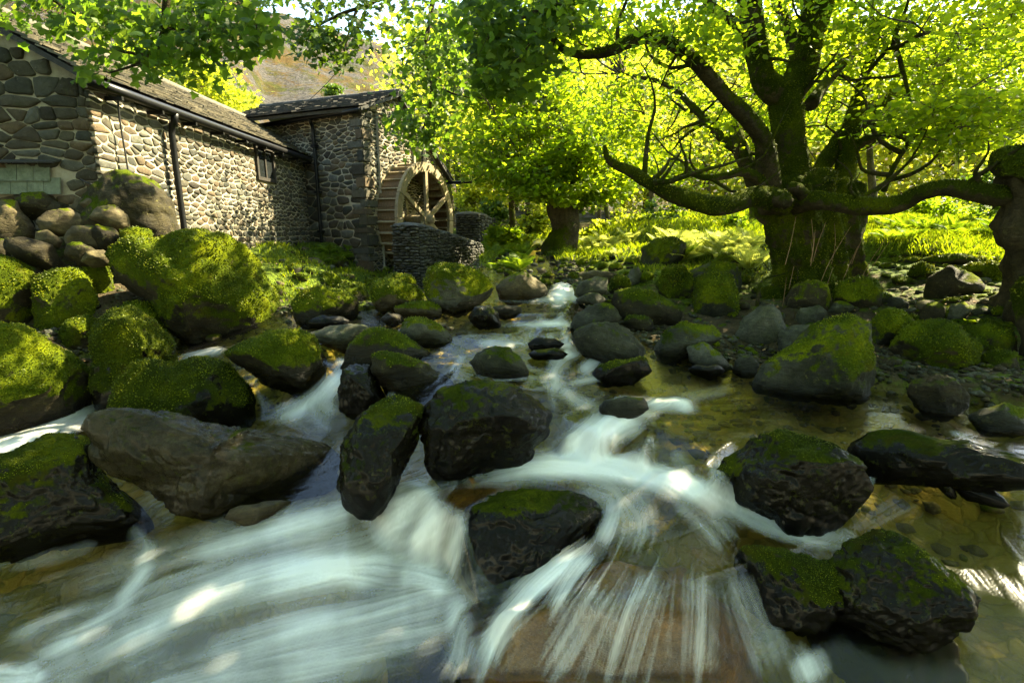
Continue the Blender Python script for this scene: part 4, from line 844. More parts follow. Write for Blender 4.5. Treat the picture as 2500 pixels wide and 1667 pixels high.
scatter([(1560,785),(1740,800),(1730,850),(1600,845)], 26, 6, 16, ['dry', 'mossy'], 'pale stone in the cluster beside the big mossy wedge', 'pale stones left of the big wedge', 'stone', 'shore_stone', 6)
scatter([(2000,690),(2352,620),(2352,860),(2250,850),(2100,760)], 62, 9, 26, ['mossy', 'dry', 'mossy'], 'mossy stone among the rubble of the right bank', 'mossy stones in the right bank rubble', 'stone', 'bank_stone', 7, tufts=True)
scatter([(2020,860),(2352,850),(2352,1000),(2220,950),(2050,930)], 22, 7, 18, ['wet', 'dry'], 'dark stone in the shaded right corner of the pool', 'dark stones in the shaded pool corner', 'stone', 'pool_stone', 8)
scatter([(1980,590),(2300,575),(2352,640),(2060,660)], 60, 8, 26, ['mossy'], 'soft mossy hump in the turf of the right bank', 'mossy humps below the turf ledge', 'stone', 'turf_stone', 9, tufts=True)
scatter([(640,600),(900,610),(980,640),(960,700),(840,650),(700,660),(640,690)], 34, 9, 30, ['mossy', 'mossy', 'dry'], 'mossy hump on the left bank below the mill', 'mossy humps below the mill', 'stone', 'mossy_hump', 10, tufts=True)
scatter([(640,555),(820,590),(900,640),(700,610)], 16, 8, 20, ['dry', 'mossy'], 'tumbled stone at the foot of the mill wall', 'tumbled stones at the wall foot', 'stone', 'tumbled_stone', 11)
scatter([(1130,560),(1280,565),(1330,640),(1260,660),(1130,625)], 46, 9, 20, ['mossy', 'dry', 'mossy'], 'round sunlit stone in the heap below the slender trunk', 'round stones heaped upstream on the left bank', 'stone', 'heap_stone', 12, tufts=True)
scatter([(1290,590),(1460,590),(1500,640),(1430,640),(1290,640)], 40, 9, 22, ['mossy', 'wet', 'mossy'], 'dark mossy stone in the upstream bed', 'dark mossy stones far upstream', 'stone', 'upstream_stone', 13)
scatter([(1480,640),(1720,600),(1780,720),(1600,740),(1490,690)], 40, 8, 22, ['mossy', 'dry', 'mossy'], 'mossy stone in the jumble left of the great tree', 'mossy stones left of the great tree', 'stone', 'jumble_stone', 14, tufts=True)
scatter([(60,700),(400,700),(640,780),(520,800),(400,860),(230,930),(100,760)], 18, 12, 26, ['wet', 'mossy'], 'black stone in the shaded gap between the left boulders', 'black stones between the left boulders', 'stone', 'gap_stone', 15)
scatter([(640,700),(1000,715),(1080,760),(900,760),(660,760)], 14, 7, 15, ['wet', 'dry'], 'small wet stone at the edge of the left backwater', 'small wet stones in the left backwater', 'stone', 'backwater_stone', 16)
scatter([(1400,1100),(2300,1000),(2352,1500),(2200,1500),(1500,1250)], 0, 7, 15, ['wet'], 'x', 'x', 'stone', 'x', 17)

# gravel packed between the stones, and fallen leaves: uncounted, one mesh each
def gravel(name, n, seed, sd0, sd1, y0, y1, s0, s1, mats, leafy=False):
    rr = np.random.RandomState(seed); gx_, gy_, gz_, sd_ = GX[::2, ::2].ravel(), GY[::2, ::2].ravel(), GZ[::2, ::2].ravel(), SD[::2, ::2].ravel()
    ids = np.where((sd_ > sd0) & (sd_ < sd1) & (gy_ > y0) & (gy_ < y1) & (np.abs(gx_/gy_) < 1.25))[0]; w = gy_[ids]**1.5; pick = rr.choice(ids, n, p=w/w.sum())
    c = np.stack([gx_[pick], gy_[pick], gz_[pick]], -1)+rr.randn(n, 3)*np.array([.02, .02, 0]); s = rr.uniform(0, 1, n)**2*(s1-s0)+s0
    if leafy:
        V, F, R = leaves(c+np.array([0, 0, .012]), rr.randn(n, 3)*.5+np.array([0, 0, 1.0]), rr.randn(n, 3), s, 'quad', rr.rand(n)); me = mesh_np(name, V, F, M[mats], False, {'rnd': R})
    else:
        T, F = ico(1); V = T[None]*(1+.25*rr.uniform(-1, 1, (n, len(T), 1)))*s[:, None, None]*np.stack([rr.uniform(.7, 1.3, n), rr.uniform(.7, 1.3, n), rr.uniform(.45, .75, n)], -1)[:, None]+c[:, None]
        FF = (F[None]+(np.arange(n)*len(T))[:, None, None]).reshape(-1, 3); me = mesh_np(name, V.reshape(-1, 3), FF, M[mats], True, {'moss': np.repeat(rr.uniform(-.2, .5, n), len(T)), 'wet': np.zeros(n*len(T))})
    tag(link(name, me), kind='stuff')
gravel('gravel', 4200, 1, -.55, .02, 2.2, 8.0, .008, .032, 'rock_pale')
gravel('dark_gravel', 2600, 2, -.5, .12, 2.0, 9.0, .012, .04, 'rock_brown')
gravel('bed_pebbles', 1500, 3, .0, 1.2, 1.4, 6.5, .012, .045, 'rock_warm')
# ---------------------------------------------------------------- masonry
def voronoi_cells(W, H, sizefn, aspect, seed, gap, inside=None, jit=.24):
    """irregular stones filling a W x H rectangle: list of (polygon, rnd)"""
    r = np.random.RandomState(seed); pts = []
    v = 0.0
    while v < H+.1:
        h = sizefn(W/2, v)*r.uniform(.75, 1.3); u = -r.uniform(0, .1)
        while u < W+.1:
            w = sizefn(u, v)*aspect*r.uniform(.45, 1.9)
            if r.rand() < .22 : w *= .6
            pts.append((u+w/2+r.uniform(-1, 1)*w*.15, v+h/2+r.uniform(-1, 1)*h*jit)); u += w
        v += h*(1 if r.rand() > .3 else .55)
    pts = np.array(pts); out = []
    for i, (x, y) in enumerate(pts):
        if inside is not None and not inside(x, y): continue
        s = sizefn(x, y); g = gap*r.uniform(.5, 1.6)
        d = np.hypot((pts[:, 0]-x)/aspect, pts[:, 1]-y); nb = np.argsort(d)[1:16]
        R = s*aspect*1.25; poly = [(x-R, y-s*.95), (x+R, y-s*.95), (x+R, y+s*.95), (x-R, y+s*.95)]
        for j in nb:
            ax_, ay = (pts[j][0]-x)/aspect**2, (pts[j][1]-y)
            mx_, my = (pts[j][0]+x)/2, (pts[j][1]+y)/2; L = math.hypot(ax_, ay)
            c = ax_*mx_+ay*my-g*.5*L; q = []
            for k in range(len(poly)):
                a, b_ = poly[k], poly[(k+1) % len(poly)]
                fa, fb_ = ax_*a[0]+ay*a[1]-c, ax_*b_[0]+ay*b_[1]-c
                if fa <= 0: q.append(a)
                if (fa <= 0) != (fb_ <= 0):
                    t = fa/(fa-fb_); q.append((a[0]+(b_[0]-a[0])*t, a[1]+(b_[1]-a[1])*t))
            poly = q
            if len(poly) < 3: break
        for (ca, cb, cc_) in ((-1, 0, -.004), (1, 0, W-.004), (0, -1, -.004), (0, 1, H-.004)):
            q = []
            for k in range(len(poly)):
                a, b_ = poly[k], poly[(k+1) % len(poly)]; fa, fb_ = ca*a[0]+cb*a[1]-cc_, ca*b_[0]+cb*b_[1]-cc_
                if fa <= 0: q.append(a)
                if (fa <= 0) != (fb_ <= 0):
                    t = fa/(fa-fb_); q.append((a[0]+(b_[0]-a[0])*t, a[1]+(b_[1]-a[1])*t))
            poly = q
            if len(poly) < 3: break
        if len(poly) < 3: continue
        p2 = []
        for k in range(len(poly)):   # rounded corners
            a, b_ = poly[k], poly[(k+1) % len(poly)]
            if math.hypot(a[0]-b_[0], a[1]-b_[1]) < .008: continue
            p2 += [(a[0]*.84+b_[0]*.16, a[1]*.84+b_[1]*.16), (a[0]*.16+b_[0]*.84, a[1]*.16+b_[1]*.84)]
        p2 = [(q_[0]+r.uniform(-1, 1)*s*.05, q_[1]+r.uniform(-1, 1)*s*.05) for q_ in p2]
        if len(p2) < 5: continue
        A = .5*abs(sum(p2[k][0]*p2[(k+1) % len(p2)][1]-p2[(k+1) % len(p2)][0]*p2[k][1] for k in range(len(p2))))
        if A < (s*.3)**2: continue
        out.append((p2, A))
    return out
def stone_geo(poly, O, U, Vv, N, proud, r):
    k = len(poly); cx = sum(p[0] for p in poly)/k; cy = sum(p[1] for p in poly)/k; V = []; F = []
    for (h, s) in ((-.03, 1.0), (proud*.55, .99), (proud, .80)):
        for p in poly:
            a = cx+(p[0]-cx)*s; c = cy+(p[1]-cy)*s; V.append(O+U*a+Vv*c+N*(h+(r.uniform(-.15, .15)*proud if s < .9 else 0)))
    V.append(O+U*cx+Vv*cy+N*(proud*r.uniform(.95, 1.2)))
    for q in range(2):
        for i in range(k):
            j = (i+1) % k; F.append((q*k+i, q*k+j, (q+1)*k+j, (q+1)*k+i))
    for i in range(k): F.append((2*k+i, 2*k+(i+1) % k, 3*k))
    return V, F
def stone_face(parent_obj, cells, O, U, Vv, N, proud, mat, budget, seed, name='stone'):
    """the largest stones as objects of their own, the rest joined"""
    r = random.Random(seed); cells = sorted(cells, key=lambda c: -c[1]); off = Vector((0, 0, 0)); q = parent_obj
    while q is not None: off = off+q.location; q = q.parent
    rest = MB(); n = 0
    for k, (poly, A) in enumerate(cells):
        V, F = stone_geo(poly, O, U, Vv, N, proud*r.uniform(.5, 1.5), r)
        if k < budget:
            me = mesh_np(name, np.array([tuple(v) for v in V]), F, mat, True, {'rnd': [r.random()]*len(V)})
            o = link(name, me, parent_obj); o.location = -off; n += 1
        else: rest.add(V, F, r.random())
    if rest.n:
        o = link('small_stones', rest.mesh('small_stones', mat, True), parent_obj); o.location = -off; o['kind'] = 'stuff'
    return n
Z = Vector((0, 0, 1))
# ---- long barn: wall plane X = -3.85 from Y 5 to Y 10, gable at Y = 5
XW = -3.85; barn = empty('stone_barn', (XW, 7.5, 1.4)); tag(barn, 'long low stone barn with slate roof running away along the left side', 'barn')
ZE = 2.93; W0 = Vector((XW, 5.0, .95)); HB = ZE-.95
mb = MB()
mb.box((XW-1.0, 5.30, .9), (1.0-.0, 0, 0), (0, 4.8, 0), (0, 0, HB))
# gable triangle core
vs = [(XW-2.2, 5.02, .9), (XW+.003, 5.02, .9), (XW+.003, 5.02, ZE), (XW-1.12, 5.02, 3.60), (XW-2.2, 5.02, 2.95), (XW-2.2, 5.6, .9), (XW+.003, 5.6, .9), (XW+.003, 5.6, ZE), (XW-1.12, 5.6, 3.60), (XW-2.2, 5.6, 2.95)]
mb.add(vs, [(0, 1, 2, 3, 4), (9, 8, 7, 6, 5), (0, 5, 6, 1), (1, 6, 7, 2), (2, 7, 8, 3), (3, 8, 9, 4), (4, 9, 5, 0)])
wall = child('wall', mb.mesh('wall', M['mortar']), barn)
win_u = (3.08, 3.62); win_v = (ZE-.95-.52, ZE-.95-.06)
def notwin(u, v): return not (win_u[0]-.05 < u < win_u[1]+.05 and win_v[0]-.06 < v < win_v[1]+.2)
def sz_long(u, v): return .070+.03*max(0, 1-u/1.3)+.012*sin(u*5)
cells = voronoi_cells(5.0, HB-.04, sz_long, 2.0, 31, .015, notwin)
stone_face(wall, cells, W0, Vector((0, 1, 0)), Z, Vector((1, 0, 0)), .011, M['wall_stone'], 190, 1)
def in_gable(u, v):
    zz = v+.95; xx = u-2.2
    top = ZE+(-xx)*.598 if -xx < 1.12 else 3.60-(-xx-1.12)*.6
    return zz < top-.05 and not (u < 1.83 and 1.0 < v < 1.27)
cells = voronoi_cells(2.17, 2.7, lambda u, v: .11+.03*sin(u*7+v*3), 1.9, 32, .009, in_gable)
stone_face(wall, cells, Vector((XW-2.2, 5.02, .95)), Vector((1, 0, 0)), Z, Vector((0, -1, 0)), .018, M['wall_stone'], 90, 2)
# roof: eave at XW+.06, ridge at XW-1.1
EA = Vector((XW+.10, 4.88, ZE+.03)); RI = Vector((XW-1.12, 4.88, 3.66)); Lr = 5.45
sl = (RI-EA); SL = sl.length; su = sl.normalized(); rn = Vector((0, 1, 0)).cross(su)
rn = rn if rn.z > 0 else -rn
mb = MB(); mb.box(EA-rn*.05, sl, (0, Lr, 0), rn*.045)
e2 = RI+Vector((-1.1, 0, -.64)); mb.box(RI-rn*.05, e2-RI, (0, Lr, 0), rn*.06)
roof = child('roof', mb.mesh('roof', M['slate_dark']), barn)
def slates(parent_obj, O, U, Lu, S, Ls, N, mat, rows, w, budget, seed, name='slate'):
    r = random.Random(seed); off = Vector((0, 0, 0)); q = parent_obj
    while q is not None: off = off+q.location; q = q.parent
    allc = []
    for k in range(rows):
        v = k*Ls/rows; h = Ls/rows*1.45; u = -r.uniform(0, w)
        while u < Lu:
            ww = w*r.uniform(.6, 1.5)*(1.25-.5*k/rows)
            a, b_ = max(u, 0), min(u+ww-.004, Lu)
            if b_-a > .02: allc.append((k, a, b_, v, h))
            u += ww
    r.shuffle(allc); allc.sort(key=lambda c: c[0] > rows*.5)
    rest = MB()
    for i, (k, a, b_, v, h) in enumerate(allc):
        th = r.uniform(.012, .024); dv = r.uniform(-.012, .012)
        b1 = O+U*a+S*(v+dv)+N*(.030+r.uniform(0, .010)); d = S*h-N*.026
        m_ = MB() if i < budget else rest
        m_.box(b1, U*(b_-a), d+U*r.uniform(-.006, .006), N*th, r.random())
        if i < budget:
            o = link(name, m_.mesh(name, mat), parent_obj); o.location = -off
    if rest.n:
        o = link('small_slates', rest.mesh('small_slates', mat), parent_obj); o.location = -off; o['kind'] = 'stuff'
slates(roof, EA-su*.03, Vector((0, 1, 0)), Lr, su, SL+.02, rn, M['slate'], 13, .17, 240, 3)
mb = MB(); V, F = tube([RI+Vector((0, y, .035)) for y in np.linspace(0, Lr, 14)], [.06]*14, 6, 0, .15, 9, 3); mb.add(V, F); child('ridge_tile', mb.mesh('ridge_tile', M['slate'], True), roof)
# gutter
V, F = tube([(XW+.15, y, ZE-.035-.004*sin(y)) for y in np.linspace(4.86, 10.0, 12)], [.045]*12, 8, 0); child('gutter', mesh_np('gutter', V, F, M['black_paint']), barn)
for i in range(9):
    mb = MB(); mb.box((XW, 5.2+i*.58, ZE-.11), (.17, 0, 0), (0, .025, 0), (0, 0, .035)); child('gutter_bracket', mb.mesh('gutter_bracket', M['black_paint']), barn)
V, F = tube([(XW+.15, 6.02, ZE-.05), (XW+.12, 6.02, ZE-.16), (XW+.085, 6.02, ZE-.26), (XW+.085, 6.02, 1.9), (XW+.085, 6.02, 1.2)], [.04, .036, .034, .034, .034], 8, 2); child('downpipe', mesh_np('downpipe', V, F, M['black_paint']), barn)
# cable hanging on the near end of the wall
V, F = tube([(XW+.10, 5.25, ZE-.05), (XW+.07, 5.27, 2.65), (XW+.07, 5.28, 2.2), (XW+.07, 5.24, 1.98), (XW+.06, 5.12, 1.92), (XW+.03, 5.02, 1.98), (XW-.15, 4.95, 2.08)], [.009]*7, 5, 4); child('cable', mesh_np('cable', V, F, M['wire']), barn)
# window under the eave near the far end
wy0, wy1, wz0, wz1 = 5+win_u[0], 5+win_u[1], .95+win_v[0], .95+win_v[1]
mb = MB(); x = XW+.012
mb.box((x-.02, wy0-.03, wz0-.03), (.05, 0, 0), (0, .05, 0), (0, 0, wz1-wz0+.06)); mb.box((x-.02, wy1-.02, wz0-.03), (.05, 0, 0), (0, .05, 0), (0, 0, wz1-wz0+.06))
mb.box((x-.02, wy0+.021, wz0-.03), (.048, 0, 0), (0, wy1-wy0-.042, 0), (0, 0, .05)); mb.box((x-.02, wy0+.021, wz1-.02), (.048, 0, 0), (0, wy1-wy0-.042, 0), (0, 0, .05)); mb.box((x-.01, (wy0+wy1)/2-.02, wz0+.021), (.03, 0, 0), (0, .035, 0), (0, 0, wz1-wz0-.042))
win = child('window', mb.mesh('window', M['dark_wood']), barn)
for k in (0, 1):
    mb = MB(); ya = wy0+.022 if k == 0 else (wy0+wy1)/2+.017; yb = (wy0+wy1)/2-.022 if k == 0 else wy1-.022
    mb.box((x-.008, ya, wz0+.022), (.008, 0, 0), (0, yb-ya, 0), (0, 0, wz1-wz0-.044)); child('pane', mb.mesh('pane', M['glass']), win)
# slate-hung strip on the gable
for row in range(2):
    x0 = XW-2.0-.07*row
    for k in range(12):
        w = .155; a = x0+k*w
        if a+w > XW-.36: break
        mb = MB(); zt = 2.22-row*.12
        mb.box((a, 4.985-.01*row, zt-.15), (w-.006, 0, 0), (0, -.012, 0), (0, .03, .15)); o = child('slate', mb.mesh('slate', M['slate_green']), barn)
mb = MB(); mb.box((XW-2.1, 4.93, 2.225), (1.75, 0, 0), (0, .1, .03), (0, 0, .014)); child('capping_slab', mb.mesh('capping_slab', M['slate_dark']), barn)

# ---- mill building
mill = empty('stone_mill', (-3.0, 10.5, 1.2)); tag(mill, 'tall gabled stone mill behind the water wheel, joined to the barn end', 'mill building')
A0 = Vector((-2.55, 9.23, 0)); fu = Vector((-.865, .502, 0)).normalized(); fn = Vector((-fu.y, fu.x, 0)); fn = fn if fn.y < 0 else -fn
gu_ = Vector((.36, .933, 0)).normalized(); gn = Vector((.933, -.36, 0)).normalized()
ZB = .75; ZE2 = 3.66; LF = 3.1; LG = 3.0
def gtop(t): return ZE2+(t/1.1)*.44 if t < 1.1 else 4.10-(t-1.1)/1.9*1.30
mb = MB()
ft = [A0+Z*ZB, A0+fu*LF+Z*ZB, A0+fu*LF+Z*ZE2, A0+Z*ZE2]; bk = [p-fn*.4 for p in ft]; mb.add(ft+bk, [(3, 2, 1, 0), (4, 5, 6, 7), (0, 1, 5, 4), (2, 3, 7, 6), (1, 2, 6, 5)])
gt_ = [A0+gu_*.01+Z*ZB, A0+gu_*LG+Z*ZB, A0+gu_*LG+Z*gtop(3.0), A0+gu_*1.1+Z*4.10, A0+gu_*.01+Z*ZE2]; gb = [p+fu*.4 for p in gt_]; mb.add(gt_+gb, [(0, 1, 2, 3, 4), (9, 8, 7, 6, 5), (1, 0, 5, 6), (2, 1, 6, 7), (3, 2, 7, 8), (4, 3, 8, 9), (0, 4, 9, 5)])
mwall = child('wall', mb.mesh('wall', M['mortar']), mill)
def sz_mill(u, v): return .115+.035*sin(u*4+v*2)-.03*max(0, v-1.8)
cells = voronoi_cells(LF, ZE2-ZB-.03, sz_mill, 2.0, 41, .016, lambda u, v: True)
stone_face(mwall, cells, A0+Z*ZB, fu, Z, fn, .014, M['wall_stone'], 130, 4)
nic = (1.62, 1.98, 2.12, 2.62)
def in_g(u, v): return v+ZB < gtop(u)-.06 and not (nic[0]-.05 < u < nic[1]+.05 and nic[2]-.05 < v < nic[3]+.04)
cells = voronoi_cells(LG, 3.4, lambda u, v: .078+.02*sin(u*3), 2.1, 42, .018, in_g)
stone_face(mwall, cells, A0+Z*ZB, gu_, Z, gn, .014, M['wall_stone'], 150, 5)
# quoins up the corner
r_ = random.Random(3); zq = ZB; k = 0
while zq < ZE2-.1:
    h = r_.uniform(.12, .24); a = r_.uniform(.22, .36) if k % 2 else r_.uniform(.12, .2); b_ = r_.uniform(.12, .2) if k % 2 else r_.uniform(.22, .36)
    mb = MB(); c0 = A0+gn*.03+fn*.03+Z*zq; mb.box(c0, fu*(a+.03)-gn*0, gu_*(b_+.02), Z*(h-.02)); me = mb.mesh('quoin', M['wall_stone'])
    bm = bmesh.new(); bm.from_mesh(me); bmesh.ops.bevel(bm, geom=list(bm.edges), offset=.018, segments=2, affect='EDGES'); bm.to_mesh(me); bm.free()
    child('quoin', me, mwall); zq += h; k += 1
# small window recess in the gable
mb = MB(); go_ = A0+Z*ZB+gn*.02
for (a, c, w, h) in ((nic[0]-.04, nic[2]-.05, .44, .05), (nic[0]-.04, nic[3], .44, .06), (nic[0]-.04, nic[2], .04, .5), (nic[1], nic[2], .04, .5)): mb.box(go_+gu_*a+Z*c-gn*.03, gu_*w, Z*h, gn*.06)
w2 = child('window', mb.mesh('window', M['mortar']), mill)
mb = MB(); mb.box(go_+gu_*nic[0]+Z*nic[2]-gn*.04, gu_*.36, Z*.5, gn*.03); child('pane', mb.mesh('pane', M['glass']), w2)
# roofs of the mill
def roof_slope(O, U, Lu, rise_dir, name_mat, rows, w, seed, budget):
    Sv = rise_dir.normalized(); N = U.cross(Sv); N = N if N.z > 0 else -N; N.normalize()
    mb = MB(); mb.box(O-N*.05, U*Lu, rise_dir, N*.05); rf = child('roof', mb.mesh('roof', M['slate_dark']), mill)
    slates(rf, O-Sv*.03, U, Lu, Sv, rise_dir.length+.02, N, name_mat, rows, w, budget, seed); return rf
gh = gu_*1.1+Z*.44
e0 = A0+fn*.12-gu_*0+Z*(ZE2+.0)-fu*(-LF-.1)
o_ = A0+Z*(ZE2-.03)+gn*.10-gu_*.12
rf1 = roof_slope(o_, -gn, LF+.3, gu_*1.24+Z*.50, M['slate_dark'], 9, .17, 6, 110)
o2_ = A0+gu_*3.12+Z*(gtop(3.0)-.06)+gn*.10
rf2 = roof_slope(o2_, -gn, LF+.3, -gu_*2.02+Z*1.38, M['slate_dark'], 14, .18, 7, 60)
V, F = tube([A0+gu_*1.1+gn*(.1-s)+Z*4.15 for s in np.linspace(0, 3.4, 12)], [.055]*12, 6, 0, .2, 9, 4); child('ridge_tile', mesh_np('ridge_tile', V, F, M['slate_dark'], True, {'rnd': np.full(len(V), .5)}), mill)
g0 = A0+Z*(ZE2-.07)+fn*.11
V, F = tube([g0-fu*.1+Z*.0, g0+fu*1.2, g0+fu*(LF-.1)], [.042]*3, 8, 4); child('gutter', mesh_np('gutter', V, F, M['black_paint']), mill)
pb_ = A0+fu*1.12+fn*.07
V, F = tube([pb_+fn*.05+Z*(ZE2-.08), pb_+fn*.03+Z*(ZE2-.18), pb_+Z*(ZE2-.3), pb_+Z*2.2, pb_+Z*1.0], [.036, .033, .031, .031, .031], 8, 2); dpp = child('downpipe', mesh_np('downpipe', V, F, M['black_paint']), mill)
for zz in (3.1, 2.3, 1.6):
    mb = MB(); mb.box(pb_+Z*zz-fu*.05-fn*.06, fu*.1, fn*.1, Z*.04); child('pipe_clip', mb.mesh('pipe_clip', M['black_paint']), dpp)
# gutter stub at the far eave
s0 = A0+gu_*3.05+Z*(gtop(3.0)-.1); V, F = tube([s0-gn*.2, s0+gn*.6], [.035, .035], 7, 3); child('gutter', mesh_np('gutter', V, F, M['black_paint']), mill)
# wires
for (a, b_, l_) in ((P(1085*1.0-0+0, 20, 9.5), A0+fu*.55+fn*.06+Z*3.25, 'thin sagging wire running down to the mill corner from the dark leaves'), (P(880, 120, 9.5), A0+fu*1.2+Z*(ZE2+.1)+fn*.2, 'thin wire rising from the mill gutter into the branches')):
    a = P(945, 222, 9.2) if 'sagging' in l_ else P(850, 145, 9.2)
    V, F = tube([a, a.lerp(b_, .5)-Z*.03, b_], [.006]*3, 4, 5); tag(link('overhead_wire', mesh_np('overhead_wire', V, F, M['wire'])), l_, 'wire')

# ---------------------------------------------------------------- water wheel
WC = P(1042, 536, 10.28); WR = 1.06; WB = .46
wheel = empty('water_wheel', WC); tag(wheel, 'big weathered wooden water wheel standing against the mill gable', 'water wheel')
ax1 = gu_; 
def wp_(ang, rad, off): return WC+ax1*(cos(ang)*rad)+Z*(sin(ang)*rad)-gn*off
NSEG = 14
for side in (0, 1):
    off = 0 if side == 0 else WB
    for k in range(NSEG):     # felloes: each ring is made of curved boards
        mb = MB(); a0 = 2*pi*k/NSEG+.006; a1 = 2*pi*(k+1)/NSEG-.006; m_ = 4; V = []; F = []
        for i in range(m_+1):
            a = a0+(a1-a0)*i/m_
            V += [wp_(a, WR*.84, off-.03), wp_(a, WR, off-.03), wp_(a, WR, off+.03), wp_(a, WR*.84, off+.03)]
        for i in range(m_):
            b0 = i*4
            for j in range(4): F.append((b0+j, b0+(j+1) % 4, b0+4+(j+1) % 4, b0+4+j))
        F += [(3, 2, 1, 0), (m_*4, m_*4+1, m_*4+2, m_*4+3)]
        mb.add(V, F); child('rim_board', mb.mesh('rim_board', M['wheel_wood']), wheel)
NP = 32
for k in range(NP):
    a = 2*pi*k/NP; mb = MB()
    i0 = wp_(a, WR*.80, .035); o0 = wp_(a+.05, WR*.985, .035); mb.add([i0, o0, o0-gn*(WB-.07), i0-gn*(WB-.07)]+[q+(wp_(a+pi/2, 1, 0)-WC)*.022 for q in (i0, o0, o0-gn*(WB-.07), i0-gn*(WB-.07))], [(0, 1, 2, 3), (7, 6, 5, 4), (0, 4, 5, 1), (1, 5, 6, 2), (2, 6, 7, 3), (3, 7, 4, 0)])
    child('paddle', mb.mesh('paddle', M['wheel_wood']), wheel)
for k in range(NP):           # sole boards closing the buckets
    a0 = 2*pi*k/NP+.004; a1 = 2*pi*(k+1)/NP-.004; mb = MB()
    q = [wp_(a0, WR*.925, .035), wp_(a1, WR*.925, .035), wp_(a1, WR*.925, WB-.035), wp_(a0, WR*.925, WB-.035)]; q2 = [WC+(p-WC)*1.0 for p in (wp_(a0, WR*.95, .035), wp_(a1, WR*.95, .035), wp_(a1, WR*.95, WB-.035), wp_(a0, WR*.95, WB-.035))]
    mb.add(q+q2, [(0, 1, 2, 3), (7, 6, 5, 4), (0, 4, 5, 1), (1, 5, 6, 2), (2, 6, 7, 3), (3, 7, 4, 0)]); child('sole_board', mb.mesh('sole_board', M['paddle_wood']), wheel)
for side in (0, 1):
    off = 0 if side == 0 else WB
    for k in range(6):
        a = pi/2+k*pi/3; mb = MB(); mb.beam(wp_(a, .10, off), wp_(a, WR*.9, off), .085, .055, gn); child('spoke', mb.mesh('spoke', M['wheel_wood']), wheel)
V, F = tube([WC+gn*.14, WC-gn*.95], [.085, .085], 12, 2); child('axle', mesh_np('axle', V, F, M['wheel_wood'], True, {'rnd': np.full(len(V), .3)}), wheel)
mb = MB()
V, F = tube([WC+gn*.05, WC-gn*.06], [.17, .17], 8, 1); mb.add(V, F); child('hub', mb.mesh('hub', M['wheel_wood']), wheel)

# ---------------------------------------------------------------- dry-stone walls
def dry_wall(name, label, Pa, Pb, top0, top1, zb, thick, sizes, seed, budget, front=True):
    Pa, Pb = Vector((*Pa, 0)), Vector((*Pb, 0)); d = (Pb-Pa); L = d.length; u = d.normalized(); nrm = Vector((u.y, -u.x, 0)); nrm = nrm if nrm.x > 0 else -nrm
    w = empty(name, (Pa.x, Pa.y, zb)); tag(w, label, 'dry-stone wall')
    mb = MB(); f = [Pa+Z*zb, Pb+Z*zb, Pb+Z*(top1-.04), Pa+Z*(top0-.04)]; bkk = [q-nrm*thick for q in f]
    mb.add(f+bkk, [(0, 1, 2, 3), (7, 6, 5, 4), (1, 0, 4, 5), (2, 1, 5, 6), (3, 2, 6, 7), (0, 3, 7, 4)]); core = child('wall_core', mb.mesh('wall_core', M['dark_gap']), w)
    rr = np.random.RandomState(seed)
    c1 = voronoi_cells(L, max(top0, top1)-zb, lambda a, c: sizes, 1.35, seed, .014, lambda a, c: c+zb < top0+(top1-top0)*a/L)
    stone_face(w, c1, Pa+Z*zb, u, Z, nrm, .06, M['dry_stone'], budget, seed)
    c2 = voronoi_cells(thick, top0-zb, lambda a, c: sizes*.72, 2.6, seed+1, .012, None, .15)
    stone_face(w, c2, Pa+Z*zb-nrm*thick, nrm, Z, -u, .06, M['dry_stone'], 60, seed+1)
    n_ = int(L/.24)   # cap stones
    for i in range(n_+1):
        t = (i+.5)/(n_+1); z_ = top0+(top1-top0)*t; V, F = rock_shape(2, seed*10+i, .15, 3); s = rr.uniform(.12, .2)
        W = V*np.array([s, thick*.62, rr.uniform(.05, .10)]); ca, sa = u.x, u.y
        X = W[:, 0]*ca-W[:, 1]*sa; Y = W[:, 0]*sa+W[:, 1]*ca; W = np.stack([X, Y, W[:, 2]], -1)+np.array(Pa+u*(L*t)-nrm*thick/2+Z*z_)
        child('cap_stone', mesh_np('cap_stone', W, F, M['dry_stone'], True, {'rnd': np.full(len(W), rr.rand())}), w)
    return w
dry_wall('dry_stone_wall', 'low grey dry-stone wall running in front of the water wheel', (-1.42, 8.0), (-.66, 11.2), 1.72, 1.34, .45, .44, .060, 51, 230)
pr_ = dry_wall('stone_pier', 'ruined mossy dry-stone pier beyond the water wheel', (-.72, 12.2), (-.42, 13.2), 2.02, 1.9, 1.1, .62, .085, 53, 80)
# ---------------------------------------------------------------- leaves
def leaf_tpl(kind):
    if kind == 'syc':      # five lobes
        pol = [(0, 0), (.30, -.04), (.52, -.10), (.46, .12), (.68, .34), (.42, .40), (.30, .52), (.22, .80), (0, 1.0), (-.22, .80), (-.30, .52), (-.42, .40), (-.68, .34), (-.46, .12), (-.52, -.10), (-.30, -.04)]
        V = [(0, .3, 0)]+[(x, y, -.22*abs(x)**1.3-.12*y*y) for x, y in pol]; n = len(pol)
        return np.array(V), [(0, 1+i, 1+(i+1) % n) for i in range(n)]
    if kind == 'oval':
        pol = [(0, 0), (.24, .25), (.30, .55), (0, 1.0), (-.30, .55), (-.24, .25)]
        V = [(x, y, -.25*abs(x)-.08*y*y) for x, y in pol]; return np.array(V), [(0, 1, 2), (0, 2, 3), (0, 3, 4), (0, 4, 5)]
    pol = [(0, 0), (.38, .5), (0, 1.0), (-.38, .5)]
    V = [(x, y, -.2*abs(x)) for x, y in pol]; return np.array(V), [(0, 1, 2), (0, 2, 3)]
